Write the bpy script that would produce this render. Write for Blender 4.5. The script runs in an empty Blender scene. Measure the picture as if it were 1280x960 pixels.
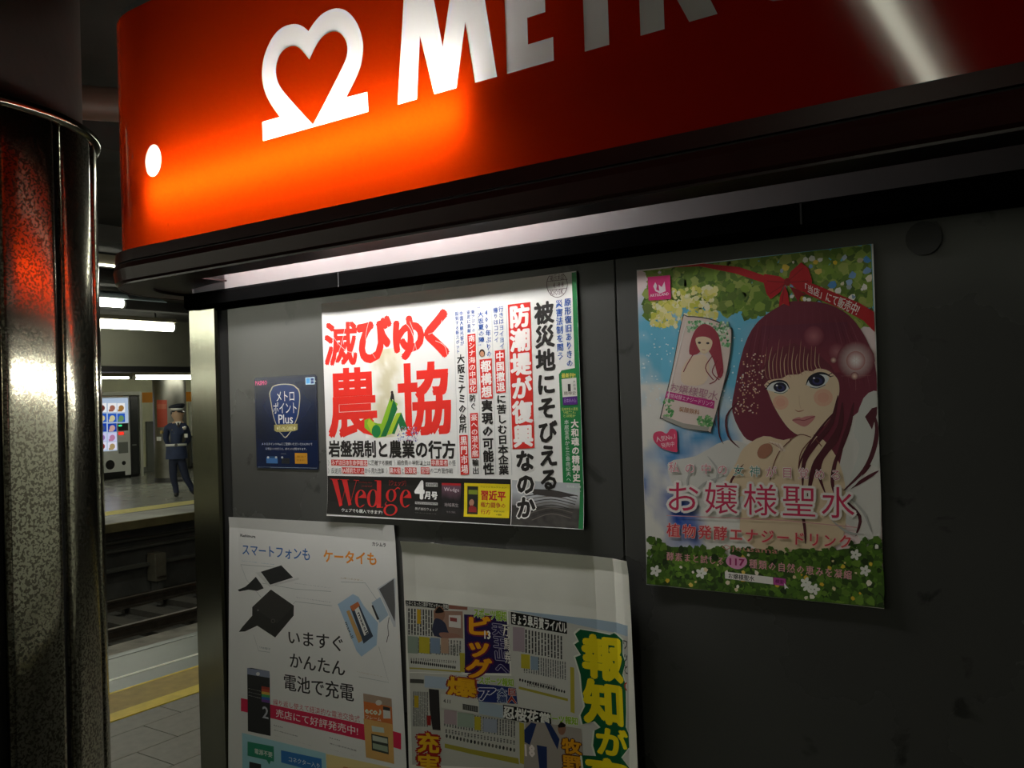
import bpy, bmesh, math, random
from math import sin, cos, radians, pi, floor, sqrt, atan2
from mathutils import Vector, Matrix
from mathutils.geometry import tessellate_polygon

random.seed(7)
C = bpy.context.scene.collection
SC = bpy.context.scene

# ------------------------------------------------------------ camera, world, lights, exposure
FPX, PSI, PITCH, ROLL = 1100.0, radians(34.3), 0.0155, 0.032
EYE = Vector((0, 0, 1.65))
_F = Vector((-sin(PSI) * cos(PITCH), cos(PSI) * cos(PITCH), sin(PITCH)))
_Rh = Vector((cos(PSI), sin(PSI), 0)); _Uh = _Rh.cross(_F)
_R = _Rh * cos(ROLL) - _Uh * sin(ROLL); _U = _Uh * cos(ROLL) + _Rh * sin(ROLL)
cd = bpy.data.cameras.new('camera'); cam = bpy.data.objects.new('camera', cd); C.objects.link(cam)
cd.sensor_width = 36; cd.lens = 36 * FPX / 1280; cd.clip_start = 0.02; cd.clip_end = 200
cam.matrix_world = Matrix.Translation(EYE) @ Matrix((_R, _U, -_F)).transposed().to_4x4()
SC.camera = cam
SC.view_settings.view_transform = 'Standard'; SC.view_settings.look = 'None'
SC.view_settings.gamma = 1; SC.view_settings.use_curve_mapping = False
SC.view_settings.exposure = 0.0
SC.cycles.max_bounces = 7; SC.cycles.diffuse_bounces = 4; SC.cycles.glossy_bounces = 4
SC.cycles.sample_clamp_indirect = 4; SC.cycles.caustics_reflective = False
w = bpy.data.worlds.new('World'); SC.world = w; w.use_nodes = True
w.node_tree.nodes['Background'].inputs[0].default_value = (0.55, 0.6, 0.5, 1)
w.node_tree.nodes['Background'].inputs[1].default_value = 0.012
TUBE_L = 105.0       # lamps inside the kiosk sign
CEIL_L = 14.0        # ceiling lamps over the near platform, one added to light the floor
BACK_L = 18.0       # ceiling lamps over tracks and far platform
SIDE_L = 50.0       # counter lamp on the kiosk's left side

# ------------------------------------------------------------ helpers
def ray(x, y): return _F * FPX + _R * (x - 640) + _U * (480 - y)
def onY(x, y, Y): d = ray(x, y); return EYE + d * (Y / d.y)
def onX(x, y, X): d = ray(x, y); return EYE + d * (X / d.x)
def onZ(x, y, Z=0.0): d = ray(x, y); return EYE + d * ((Z - EYE.z) / d.z)

def srgb(c):
    if isinstance(c, str):
        c = [int(c[i:i + 2], 16) for i in (0, 2, 4)]
    return tuple(((v / 255) / 12.92 if v / 255 <= 0.04045 else ((v / 255 + 0.055) / 1.055) ** 2.4) for v in c)

def new_mat(name):
    m = bpy.data.materials.new(name); m.use_nodes = True
    m.node_tree.nodes.clear()
    return m, m.node_tree.nodes, m.node_tree.links

def pbr(name, col, rough=0.6, metal=0.0, noise=0.0, scale=8.0, bump=0.0, bscale=60.0, spec=0.5, stretch=None, rnoise=0.0):
    m, N, L = new_mat(name)
    o = N.new('ShaderNodeOutputMaterial'); b = N.new('ShaderNodeBsdfPrincipled')
    L.new(b.outputs[0], o.inputs[0])
    c = (*col, 1)
    b.inputs['Base Color'].default_value = c
    b.inputs['Roughness'].default_value = rough; b.inputs['Metallic'].default_value = metal
    b.inputs['Specular IOR Level'].default_value = spec
    tc = N.new('ShaderNodeTexCoord'); src = tc.outputs['Object']
    if stretch:
        mp = N.new('ShaderNodeMapping'); mp.inputs['Scale'].default_value = stretch
        L.new(src, mp.inputs[0]); src = mp.outputs[0]
    if noise or rnoise:
        n = N.new('ShaderNodeTexNoise'); n.inputs['Scale'].default_value = scale; n.inputs['Detail'].default_value = 6
        L.new(src, n.inputs['Vector'])
        if noise:
            mx = N.new('ShaderNodeMix'); mx.data_type = 'RGBA'; mx.blend_type = 'MULTIPLY'; mx.inputs[0].default_value = 1
            mx.inputs[6].default_value = c
            rp = N.new('ShaderNodeMapRange'); rp.inputs[1].default_value = 0.3; rp.inputs[2].default_value = 0.7
            rp.inputs[3].default_value = 1 - noise; rp.inputs[4].default_value = 1 + noise
            L.new(n.outputs[0], rp.inputs[0]); L.new(rp.outputs[0], mx.inputs[7]); L.new(mx.outputs[2], b.inputs['Base Color'])
        if rnoise:
            rq = N.new('ShaderNodeMapRange'); rq.inputs[1].default_value = 0.3; rq.inputs[2].default_value = 0.7
            rq.inputs[3].default_value = max(0.02, rough - rnoise); rq.inputs[4].default_value = rough + rnoise
            L.new(n.outputs[0], rq.inputs[0]); L.new(rq.outputs[0], b.inputs['Roughness'])
    if bump:
        n2 = N.new('ShaderNodeTexNoise'); n2.inputs['Scale'].default_value = bscale; n2.inputs['Detail'].default_value = 4
        L.new(src, n2.inputs['Vector'])
        bp = N.new('ShaderNodeBump'); bp.inputs['Strength'].default_value = bump; bp.inputs['Distance'].default_value = 0.01
        L.new(n2.outputs[0], bp.inputs['Height']); L.new(bp.outputs[0], b.inputs['Normal'])
    return m

def emit(name, col, s):
    m, N, L = new_mat(name)
    o = N.new('ShaderNodeOutputMaterial'); e = N.new('ShaderNodeEmission')
    e.inputs[0].default_value = (*col, 1); e.inputs[1].default_value = s
    L.new(e.outputs[0], o.inputs[0]); return m

class MB:
    """collects shapes in world coordinates; build() links them as ONE mesh object"""
    def __init__(s): s.v = []; s.f = []; s.m = []; s.mi = 0; s.sm = []
    def add(s, vs, fs, smooth=False):
        k = len(s.v); s.v += [tuple(p) for p in vs]
        for f in fs: s.f.append([k + i for i in f]); s.m.append(s.mi); s.sm.append(smooth)
        return s
    def box(s, x0, x1, y0, y1, z0, z1):
        return s.add([(x, y, z) for z in (z0, z1) for y in (y0, y1) for x in (x0, x1)],
                     [(0, 2, 3, 1), (4, 5, 7, 6), (0, 1, 5, 4), (2, 6, 7, 3), (0, 4, 6, 2), (1, 3, 7, 5)])
    def bbox(s, x0, x1, y0, y1, z0, z1, b=0.01):
        """box with all edges chamfered"""
        vs = []; idx = {}
        X = (x0, x1); Y = (y0, y1); Z = (z0, z1)
        for i in (0, 1):
            for j in (0, 1):
                for k in (0, 1):
                    dx = b if i == 0 else -b; dy = b if j == 0 else -b; dz = b if k == 0 else -b
                    idx[i, j, k, 0] = len(vs); vs.append((X[i], Y[j] + dy, Z[k] + dz))
                    idx[i, j, k, 1] = len(vs); vs.append((X[i] + dx, Y[j], Z[k] + dz))
                    idx[i, j, k, 2] = len(vs); vs.append((X[i] + dx, Y[j] + dy, Z[k]))
        bm = bmesh.new(); bv = [bm.verts.new(p) for p in vs]
        r = bmesh.ops.convex_hull(bm, input=bv)
        bm.verts.index_update(); bm.verts.ensure_lookup_table()
        out = s.add([v.co[:] for v in bm.verts], [[v.index for v in f.verts] for f in bm.faces]); bm.free()
        return out
    def prism(s, pts, axis, a, b_):
        """closed 2D outline extruded along an axis; pts in the other two axes' order"""
        def P(p, t):
            return {'x': (t, p[0], p[1]), 'y': (p[0], t, p[1]), 'z': (p[0], p[1], t)}[axis]
        n = len(pts); vs = [P(p, a) for p in pts] + [P(p, b_) for p in pts]
        s.add(vs, [(i, (i + 1) % n, n + (i + 1) % n, n + i) for i in range(n)])
        tr = tessellate_polygon([[Vector((p[0], p[1], 0)) for p in pts]])
        k = len(s.v); s.v += vs
        for t in tr:
            s.f.append([k + i for i in t]); s.m.append(s.mi); s.sm.append(False)
            s.f.append([k + n + i for i in reversed(t)]); s.m.append(s.mi); s.sm.append(False)
        return s
    def cyl(s, p0, p1, r, n=16, r1=None, caps=True):
        p0 = Vector(p0); p1 = Vector(p1); r1 = r if r1 is None else r1
        d = (p1 - p0).normalized(); a = d.orthogonal().normalized(); b = d.cross(a)
        vs = []
        for p, q in ((p0, r), (p1, r1)):
            for i in range(n): vs.append(p + (a * cos(2 * pi * i / n) + b * sin(2 * pi * i / n)) * q)
        s.add(vs, [(i, (i + 1) % n, n + (i + 1) % n, n + i) for i in range(n)], True)
        if caps:
            k = len(s.v) - 2 * n
            s.f.append([k + i for i in reversed(range(n))]); s.m.append(s.mi); s.sm.append(False)
            s.f.append([k + n + i for i in range(n)]); s.m.append(s.mi); s.sm.append(False)
        return s
    def tube(s, pts, r, n=8):
        for a, b in zip(pts[:-1], pts[1:]): s.cyl(a, b, r, n)
        return s
    def lathe(s, c, prof, n=24, a0=0.0, a1=2 * pi):
        full = abs(a1 - a0 - 2 * pi) < 1e-6; m = n if full else n + 1
        vs = []
        for r, z in prof:
            for i in range(m):
                t = a0 + (a1 - a0) * i / n
                vs.append((c[0] + r * cos(t), c[1] + r * sin(t), c[2] + z))
        fs = []
        for j in range(len(prof) - 1):
            for i in range(n):
                i2 = (i + 1) % m
                fs.append((j * m + i, j * m + i2, (j + 1) * m + i2, (j + 1) * m + i))
        return s.add(vs, fs, True)
    def build(s, name, mats, parent=None, kind=None, recalc=True, link=True):
        me = bpy.data.meshes.new(name)
        off = parent.matrix_world.translation.copy() if parent else Vector((0, 0, 0))
        p = parent
        while p is not None and p.parent is not None: p = p.parent
        off = Vector((0, 0, 0)) if parent is None else ORI.get(parent.name, Vector((0, 0, 0)))
        me.from_pydata([(v[0] - off.x, v[1] - off.y, v[2] - off.z) for v in s.v], [], s.f)
        mats = mats if isinstance(mats, (list, tuple)) else [mats]
        for m in mats: me.materials.append(m)
        me.polygons.foreach_set('material_index', s.m); me.polygons.foreach_set('use_smooth', s.sm)
        if recalc:
            bm = bmesh.new(); bm.from_mesh(me); bmesh.ops.remove_doubles(bm, verts=bm.verts, dist=1e-6)
            bmesh.ops.recalc_face_normals(bm, faces=bm.faces); bm.to_mesh(me); bm.free()
        me.update()
        o = bpy.data.objects.new(name, me)
        if link: C.objects.link(o)
        if parent: o.parent = parent
        ORI[o.name] = off
        if kind: o['kind'] = kind
        return o

ORI = {}          # world origin each object's mesh coordinates are relative to
def tag(o, label, cat, group=None):
    o['label'] = label; o['category'] = cat
    if group: o['group'] = group
    return o
def thing(name, label, cat, loc, group=None):
    o = bpy.data.objects.new(name, None); C.objects.link(o); o.location = loc; o.empty_display_size = 0.05
    ORI[o.name] = Vector(loc)
    return tag(o, label, cat, group)
def copy_tree(o, delta, parent=None):
    c = o.copy(); C.objects.link(c)
    if parent: c.parent = parent
    else: c.location = o.location + Vector(delta)
    for ch in list(o.children): copy_tree(ch, delta, c)
    return c

# ------------------------------------------------------------ materials
M = {}
M['wall'] = pbr('grey painted steel', (0.062, 0.063, 0.06), 0.30, 0.0, 0.08, 3, 0.03, 9, 0.6, None, 0.09)
def smudge(m):
    """scuffs and dark smears on the painted panels"""
    N, L = m.node_tree.nodes, m.node_tree.links; b = [n for n in N if n.type == 'BSDF_PRINCIPLED'][0]
    src = b.inputs['Base Color'].links[0].from_socket; tc = [n for n in N if n.type == 'TEX_COORD'][0]
    n = N.new('ShaderNodeTexNoise'); n.inputs['Scale'].default_value = 17; n.inputs['Detail'].default_value = 5; n.inputs['Distortion'].default_value = .4
    L.new(tc.outputs['Object'], n.inputs['Vector'])
    r = N.new('ShaderNodeMapRange'); r.inputs[1].default_value = .66; r.inputs[2].default_value = .72; r.inputs[3].default_value = 1; r.inputs[4].default_value = .45
    L.new(n.outputs[0], r.inputs[0])
    mx = N.new('ShaderNodeMix'); mx.data_type = 'RGBA'; mx.blend_type = 'MULTIPLY'; mx.inputs[0].default_value = 1
    L.new(src, mx.inputs[6]); L.new(r.outputs[0], mx.inputs[7]); L.new(mx.outputs[2], b.inputs['Base Color'])
smudge(M['wall'])
M['brushed'] = pbr('brushed steel', (0.22, 0.22, 0.18), 0.14, 1.0, 0.05, 40, 0.02, 200, stretch=(6, 6, .3))
M['dark'] = pbr('dark trim', (0.02, 0.02, 0.02), 0.45, 0, 0.2)
M['rail'] = pbr('dark rail', (0.003, 0.003, 0.003), 1.0, 0, 0.2, 12, spec=0.0)
M['groove'] = pbr('groove', (0.01, 0.01, 0.01), 0.7)
M['inner'] = pbr('lamp tray enamel', (0.17, 0.16, 0.16), 0.35, 0.0, 0.06, 7)
M['white'] = pbr('white enamel', (0.75, 0.75, 0.72), 0.5)
M['fascia'] = pbr('maroon gloss trim', (0.030, 0.006, 0.006), 0.32, 0.0, 0.1, 20, 0.02, 30, 0.12)
M['lip'] = pbr('glossy maroon underside', (0.02, 0.008, 0.008), 0.3, 0.0, spec=.3)
M['concrete'] = pbr('dark concrete', (0.06, 0.06, 0.055), 0.9, 0, 0.35, 3, 0.3, 20)
M['ceil'] = pbr('dark ceiling', (0.035, 0.033, 0.03), 0.9, 0, 0.35, 2, 0.2, 15)
M['tile'] = pbr('grey stone tile', (0.12, 0.117, 0.10), 0.55, 0, 0.14, 20, 0.03, 300)
M['grout'] = pbr('dark joint', (0.04, 0.04, 0.035), 0.9)
M['yellow'] = pbr('yellow strip', (0.62, 0.47, 0.03), 0.6, 0, 0.12, 12)
M['ochre'] = pbr('ochre tactile strip', (0.30, 0.21, 0.03), 0.65, 0, 0.18, 14)
M['teal'] = pbr('platform edge paving', (0.05, 0.072, 0.062), 0.4, 0, 0.3, 2.5)
M['whiteline'] = pbr('white line', (0.85, 0.88, 0.78), 0.6)
M['farfloor'] = pbr('polished platform floor', (0.28, 0.29, 0.26), 0.22, 0, 0.12, 2)
M['ballast'] = pbr('track bed', (0.022, 0.021, 0.018), 0.95, 0, 0.5, 9, 0.8, 25)
M['rust'] = pbr('rail steel', (0.10, 0.085, 0.07), 0.4, 0.7, 0.2)
M['sleeper'] = pbr('sleeper', (0.028, 0.025, 0.02), 0.9, 0, .3)
M['brownedge'] = pbr('platform nosing', (0.09, 0.075, 0.03), 0.7, 0, .3, 5)
M['cream'] = pbr('cream wall', (0.74, 0.74, 0.52), 0.6, 0, 0.06, 3)
M['orange'] = pbr('orange band', (0.9, 0.36, 0.03), 0.5)
M['grey'] = pbr('grey panel', (0.17, 0.18, 0.16), 0.5)
M['beige'] = pbr('beige beam', (0.33, 0.30, 0.22), 0.6)
M['hood'] = pbr('lamp hood', (0.45, 0.55, 0.58), 0.5)
M['blacks'] = pbr('black plastic', (0.012, 0.012, 0.012), 0.35)
M['chrome'] = pbr('chrome', (0.7, 0.7, 0.68), 0.15, 1)
M['paper'] = pbr('paper', (0.80, 0.80, 0.77), 0.5, 0, 0.03, 6, spec=0.35)
M['newsprint'] = pbr('thin paper', (0.80, 0.80, 0.72), 0.75, 0, 0.06, 7, 0.15, 12, spec=0.2)
M['gloss'] = pbr('laminated sticker base', (0.01, 0.015, 0.04), 0.15, 0)
M['tube'] = emit('fluorescent tube', (1.0, 0.965, 0.94), TUBE_L)
M['ceiltube'] = emit('ceiling tube', (1.0, 1.0, 0.80), CEIL_L)
M['backtube'] = emit('platform tube', (1.0, 1.0, 0.82), BACK_L)
M['sidetube'] = emit('counter tube', (1.0, 1.0, 0.86), SIDE_L)

def acrylic(name, tcol, dcol, mix=0.5, rough=0.12, spots=False):
    m, N, L = new_mat(name)
    o = N.new('ShaderNodeOutputMaterial')
    t = N.new('ShaderNodeBsdfTranslucent'); t.inputs[0].default_value = (*tcol, 1)
    d = N.new('ShaderNodeBsdfDiffuse'); d.inputs[0].default_value = (*dcol, 1)
    g = N.new('ShaderNodeBsdfGlossy'); g.inputs['Roughness'].default_value = rough
    fr = N.new('ShaderNodeFresnel'); fr.inputs[0].default_value = 1.45
    a = N.new('ShaderNodeMixShader'); a.inputs[0].default_value = mix
    b = N.new('ShaderNodeMixShader')
    L.new(t.outputs[0], a.inputs[2]); L.new(d.outputs[0], a.inputs[1])
    L.new(fr.outputs[0], b.inputs[0]); L.new(a.outputs[0], b.inputs[1]); L.new(g.outputs[0], b.inputs[2])
    if spots:   # a few specks of dirt on the face
        tc = N.new('ShaderNodeTexCoord'); v = N.new('ShaderNodeTexVoronoi'); v.inputs['Scale'].default_value = 22
        L.new(tc.outputs['Object'], v.inputs['Vector'])
        n = N.new('ShaderNodeTexNoise'); n.inputs['Scale'].default_value = 9; L.new(tc.outputs['Object'], n.inputs['Vector'])
        mr = N.new('ShaderNodeMapRange'); mr.inputs[1].default_value = 0.035; mr.inputs[2].default_value = 0.075
        L.new(v.outputs['Distance'], mr.inputs[0])
        cl = N.new('ShaderNodeMapRange'); cl.inputs[1].default_value = 0.55; cl.inputs[2].default_value = 0.60
        L.new(n.outputs[0], cl.inputs[0])
        inv = N.new('ShaderNodeMath'); inv.operation = 'SUBTRACT'; inv.inputs[0].default_value = 1; L.new(cl.outputs[0], inv.inputs[1])
        mx = N.new('ShaderNodeMath'); mx.operation = 'MAXIMUM'; L.new(mr.outputs[0], mx.inputs[0]); L.new(inv.outputs[0], mx.inputs[1])
        mc = N.new('ShaderNodeMix'); mc.data_type = 'RGBA'
        mc.inputs[6].default_value = (tcol[0] * 0.3, tcol[1] * 0.1, 0, 1); mc.inputs[7].default_value = (*tcol, 1)
        L.new(mx.outputs[0], mc.inputs[0]); L.new(mc.outputs[2], t.inputs[0])
    L.new(b.outputs[0], o.inputs[0]); return m
M['red'] = acrylic('red acrylic', (0.19, 0.0115, 0.0002), (0.50, 0.006, 0.004), 0.52, 0.06, True)
M['milk'] = acrylic('milk white acrylic', (0.55, 0.55, 0.52), (0.62, 0.62, 0.56), 0.6, 0.12)

def etched(name):
    """stainless cladding with an etched squiggle pattern"""
    m, N, L = new_mat(name)
    o = N.new('ShaderNodeOutputMaterial'); b = N.new('ShaderNodeBsdfPrincipled'); L.new(b.outputs[0], o.inputs[0])
    b.inputs['Metallic'].default_value = 1
    tc = N.new('ShaderNodeTexCoord')
    n = N.new('ShaderNodeTexNoise'); n.inputs['Scale'].default_value = 150; n.inputs['Detail'].default_value = 1.5
    n.inputs['Distortion'].default_value = 0.6
    L.new(tc.outputs['Object'], n.inputs['Vector'])
    mr = N.new('ShaderNodeMapRange'); mr.inputs[1].default_value = 0.50; mr.inputs[2].default_value = 0.525
    L.new(n.outputs[0], mr.inputs[0])
    mc = N.new('ShaderNodeMix'); mc.data_type = 'RGBA'
    mc.inputs[6].default_value = (0.44, 0.42, 0.35, 1); mc.inputs[7].default_value = (0.14, 0.125, 0.10, 1)
    L.new(mr.outputs[0], mc.inputs[0]); L.new(mc.outputs[2], b.inputs['Base Color'])
    rr = N.new('ShaderNodeMapRange'); rr.inputs[3].default_value = 0.13; rr.inputs[4].default_value = 0.22
    L.new(mr.outputs[0], rr.inputs[0]); L.new(rr.outputs[0], b.inputs['Roughness'])
    bp = N.new('ShaderNodeBump'); bp.inputs['Strength'].default_value = 0.03; bp.inputs['Distance'].default_value = 0.001
    L.new(mr.outputs[0], bp.inputs['Height']); L.new(bp.outputs[0], b.inputs['Normal'])
    return m
M['etched'] = etched('etched stainless')

# ============================================================ THE SETTING
D = 1.083                      # the kiosk's front wall
KX0 = -1.505
# near platform
EX, TX = -5.632, -12.05        # near and far platform edges
fl = MB()
fl.box(EX + .08, 3.6, -16, 15, -0.16, -0.006)
floor_o = fl.build('floor', M['grout'], kind='structure')
mb = MB(); mb.box(-2.0, 3.6, -16, 1.05, -0.006, 0.0); mb.box(-4.44, -2.0, -16, 1.2, -0.006, 0.0)
mb.box(-4.44, -1.55, 8.0, 15, -0.006, 0); mb.box(-2.0, -1.55, 1.2, 8, -.006, 0)
mb.build('floor_paving', M['tile'], floor_o)
def strip(name, x0, x1, z1, mat):
    MB().box(x0, x1, -16, 15, -0.006, z1).build(name, mat, floor_o)
strip('guide_line', -4.557, -4.440, 0.004, M['yellow'])
strip('tactile_strip', -4.868, -4.557, 0.003, M['ochre'])
strip('guide_line', -4.892, -4.868, 0.004, M['yellow'])
strip('edge_paving', EX + .08, -4.892, 0.0, M['teal'])
MB().box(EX, EX + .08, -16, 15, -0.12, 0.002).build('edge_nosing', M['teal'], floor_o)
MB().box(-5.140, -5.108, -16, 15, 0.0, 0.002).build('white_line', M['whiteline'], floor_o)
rows = [(-4.440, -4.240), (-4.240, -3.945), (-3.945, -3.650), (-3.650, -3.355), (-3.355, -3.060), (-3.060, -2.765),
        (-2.765, -2.470), (-2.470, -2.175), (-2.175, -2.0)]
tile_me = {}
for i, (x0, x1) in enumerate(rows):
    y = 1.2; off = 2.925 if i % 2 == 0 else 2.70
    k = math.ceil((1.2 - off) / 0.45); ys = [1.2] + [off + 0.45 * j for j in range(k, 40) if 1.22 < off + 0.45 * j < 7.98] + [8.0]
    for a, b in zip(ys[:-1], ys[1:]):
        key = (round(x1 - x0, 3), round(b - a, 3))
        if key not in tile_me:
            t = MB().bbox(0.002, x1 - x0 - 0.002, 0.002, b - a - 0.002, -0.012, 0.0, 0.0015).build('tile', M['tile'], floor_o)
            tile_me[key] = t.data; t.location = (x0, a, random.uniform(0, .0006))
        else:
            t = bpy.data.objects.new('tile', tile_me[key]); C.objects.link(t); t.parent = floor_o
            t.location = (x0, a, random.uniform(0, .0006))

# track bed, platform walls, far platform
tb = MB().box(TX - .35, EX + .45, -16, 40, -1.3, -1.15).build('floor_trackbed', M['ballast'], kind='structure')
sl = MB()
for k in range(60):
    for cx in (-10.6, -7.05):
        sl.box(cx - 1.15, cx + 1.15, 1.0 + k * .6, 1.24 + k * .6, -1.15, -1.07)
s = sl.build('sleepers', M['sleeper'], tb); s['kind'] = 'stuff'
for cx in (-10.6, -7.05):
    for sx in (-.72, .72):
        r = MB(); x = cx + sx
        r.prism([(x - .065, -1.07), (x + .065, -1.07), (x + .06, -1.05), (x + .012, -1.04), (x + .012, -.97), (x + .035, -.96),
                 (x + .035, -.93), (x - .035, -.93), (x - .035, -.96), (x - .012, -.97), (x - .012, -1.04), (x - .06, -1.05)],
                'y', -16, 40)
        r.build('rail', M['rust'], tb)
MB().box(-9.35, -8.95, -16, 40, -1.15, -.98).build('cable_trough', pbr('trough concrete', (.14, .13, .11), .8, 0, .4, 4), tb)
MB().box(-6.2, -5.98, -16, 40, -1.15, -.86).build('cable_trough', pbr('trough concrete near', (.10, .10, .09), .8, 0, .4, 4), tb)
MB().box(EX + .35, EX + .45, -16, 15, -1.15, -.16).build('wall_track_near', M['concrete'], kind='structure')
fw = MB().box(TX - .45, TX - .35, -16, 40, -1.3, -.12).build('wall_track_far', M['concrete'], kind='structure')
for z in (-.32, -.45):
    MB().cyl((TX - .3, -16, z), (TX - .3, 40, z), .035, 8).build('cable', pbr('cable', (.06, .06, .05), .5), fw)
for z in (-.75,):
    MB().box(TX - .35, TX - .25, -16, 40, z, z + .05).build('cable_tray', pbr('tray', (.07, .07, .06), .5), fw)
a = onX(189, 692, TX - .2); b = onX(204, 724, TX - .2)
t = thing('equipment_box', 'pale upright equipment box under the far platform edge beside the track', 'box', (TX - .2, (a.y + b.y) / 2, b.z))
MB().bbox(TX - .32, TX - .1, min(a.y, b.y), max(a.y, b.y), b.z, a.z, .01).build('casing', pbr('box grey', (.10, .09, .065), .7, 0, .3, 6), t)
MB().box(TX - .1, TX - .09, min(a.y, b.y) + .02, max(a.y, b.y) - .02, b.z + .05, b.z + .08).build('hasp', M['rust'], t)
MB().bbox(TX - .30, TX - .12, a.y + .05, b.y - .05, -1.15, b.z, .005).build('foot', M['concrete'], t)

ff = MB().box(-26, TX - .08, -16, 40, -.12, 0).build('floor_far', M['farfloor'], kind='structure')
MB().box(TX - .08, TX, -16, 40, -.12, .002).build('edge_nosing', M['brownedge'], ff)
MB().box(-13.0, TX - .08, -16, 40, 0, .002).build('edge_paving', pbr('far edge paving', (.22, .22, .2), .5, 0, .5, 1.5), ff)
MB().box(-13.62, -13.12, -16, 40, 0, .004).build('tactile_strip', pbr('far tactile', (.52, .46, .14), .6, 0, .12, 5), ff)

# ceilings and bulkhead
ce = MB().box(-14.0, 3.6, -16, 40, 3.22, 3.35).build('ceiling', M['ceil'], kind='structure')
for x in (-2.2, -4.6, -7.1, -9.4, -11.6):
    MB().box(x - .12, x + .12, -16, 40, 3.08, 3.22).build('beam', M['ceil'], ce)
bulk = MB().box(-14.1, -13.95, -16, 40, 2.36, 3.35).build('wall_bulkhead', pbr('bulkhead', (.10, .10, .075), .8, 0, .15, 1), kind='structure')
MB().box(-26, -14.1, -16, 40, 2.46, 2.56).build('ceiling_far', pbr('far ceiling', (.25, .24, .17), .8, 0, .1, 2), kind='structure')
MB().box(-14.2, -13.9, -16, 40, 2.30, 2.40).build('trim_1', M['blacks'], kind='structure')

# far wall
WX = -21.3
wf = MB().box(WX - .15, WX, -16, 40, 0, 2.46).build('wall_far', M['cream'], kind='structure')
z0 = onX(190, 503, WX).z; z1 = onX(190, 490.5, WX).z
MB().box(WX, WX + .02, -16, 40, z0, z1).build('colour_band', M['orange'], wf)
a = onX(182, 527, WX + .02); b = onX(197, 588, WX + .02)
MB().bbox(WX, WX + .06, a.y, b.y + .3, 0, a.z, .01).build('panel', M['grey'], wf)
MB().box(WX, WX + .05, -16, 40, 0, .12).build('skirting', M['grey'], wf)
MB().box(-26, 3.6, 40, 40.2, -1.3, 3.4).build('wall_end', M['concrete'], kind='structure')
MB().box(-26, 3.6, -16.2, -16, -1.3, 3.4).build('wall_back', M['concrete'], kind='structure')
MB().box(3.6, 3.75, -16.2, 40, -.2, 3.4).build('wall_right', pbr('right wall tiles', (.3, .3, .26), .5), kind='structure')
# notices and a dark cabinet on the far wall, right of the far pillar
a = onX(236, 503, WX + .03); b = onX(246, 541, WX + .03)
t = tag(MB().box(WX, WX + .03, a.y, b.y, b.z, a.z).build('notice_board', pbr('notice board', (.6, .6, .5), .6)), 'pale notice board on far wall right of the guard', 'board')
for k in range(3):
    zz = a.z - (a.z - b.z) * (.12 + .3 * k)
    MB().box(WX + .03, WX + .034, a.y + .05, b.y - .05, zz - .16, zz).build('notice', pbr('notice paper', (.75, .74, .66), .7), t)
a = onX(237, 545, WX + .5); b = onX(250, 584, WX + .5)
t = thing('cabinet', 'dark grey low cabinet by the far wall right of the guard', 'cabinet', (WX + .3, (a.y + b.y) / 2, 0))
MB().bbox(WX + .06, WX + .5, a.y, b.y, 0.06, a.z, .015).build('body', pbr('cabinet dark', (.05, .052, .045), .4), t)
MB().box(WX + .5, WX + .515, a.y + .05, (a.y + b.y) / 2 - .01, .15, a.z - .06).build('door', M['grey'], t)
MB().box(WX + .5, WX + .515, (a.y + b.y) / 2 + .01, b.y - .05, .15, a.z - .06).build('door', M['grey'], t)
MB().box(WX + .1, WX + .46, a.y + .04, b.y - .04, 0, .06).build('plinth', M['blacks'], t)

# ------------------------------------------------------------ kiosk walls
kw = MB().box(KX0 + .004, 1.6, D + .006, D + .05, 0, 2.40).build('wall_front', M['dark'], kind='structure')
def panel(x0, x1, name='panel', mat='wall', y=D):
    return MB().bbox(x0, x1, y, D + .006, 0.1, 1.845, .0012).build(name, M[mat], kw)
panel(-1.392, -.5617); panel(-.5603, .66); panel(.663, 1.6)
MB().bbox(KX0, -1.42, D - .006, D + .03, 0.0, 1.845, .004).build('corner_post', M['brushed'], kw)
MB().box(-1.42, -1.392, D + .003, D + .006, 0.1, 1.845).build('joint_strip', M['groove'], kw)
MB().bbox(KX0 + .01, 1.6, D - .024, D + .006, 1.842, 1.872, .004).build('header_rail', M['rail'], kw)
MB().bbox(KX0 + .01, 1.6, D - .006, D + .006, 1.836, 1.842, .003).build('header_rail', M['rail'], kw)
a = onY(1155, 298, D); MB().cyl((a.x, D - .003, a.z), (a.x, D + .004, a.z), .019, 24).build('dark_disc', M['dark'], kw)  # small flat dark disc on the wall panel
for x in (-1.07, -.3, .45): MB().box(x, x + .002, D - .0245, D - .0238, 1.845, 1.87).build('seam', M['groove'], kw)
MB().box(KX0 + .01, 1.6, D - .01, D + .006, 0, .1).build('kick_plate', M['dark'], kw)
ks = MB()
ks.box(KX0, KX0 + .05, D + .05, 6.2, 0, .95); ks.box(KX0, KX0 + .05, 6.1, 6.2, .95, 2.4); ks.box(KX0, KX0 + .05, D + .05, 6.2, 1.80, 2.4)
ks.box(KX0, 1.6, 6.2, 6.25, 0, 2.4); 
ks = ks.build('wall_side', M['wall'], kind='structure')
MB().box(KX0 + .5, KX0 + .54, D + .05, 6.1, .95, 1.8).build('back_panel', M['grey'], ks)
MB().box(KX0 - .1, KX0 + .45, D + .1, 6.1, .95, .985).build('counter', M['brushed'], ks)
"""
counter lamp below the side of the sign: seen only as the bright band mirrored in the steel column
"""
t = thing('counter_lamp', 'fluorescent batten above the counter on the kiosk left side', 'lamp', (KX0 - .02, 3.5, 1.77))
MB().box(KX0 - .05, KX0 + .05, 1.2, 5.9, 1.775, 1.80).build('housing', M['white'], t)
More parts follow.
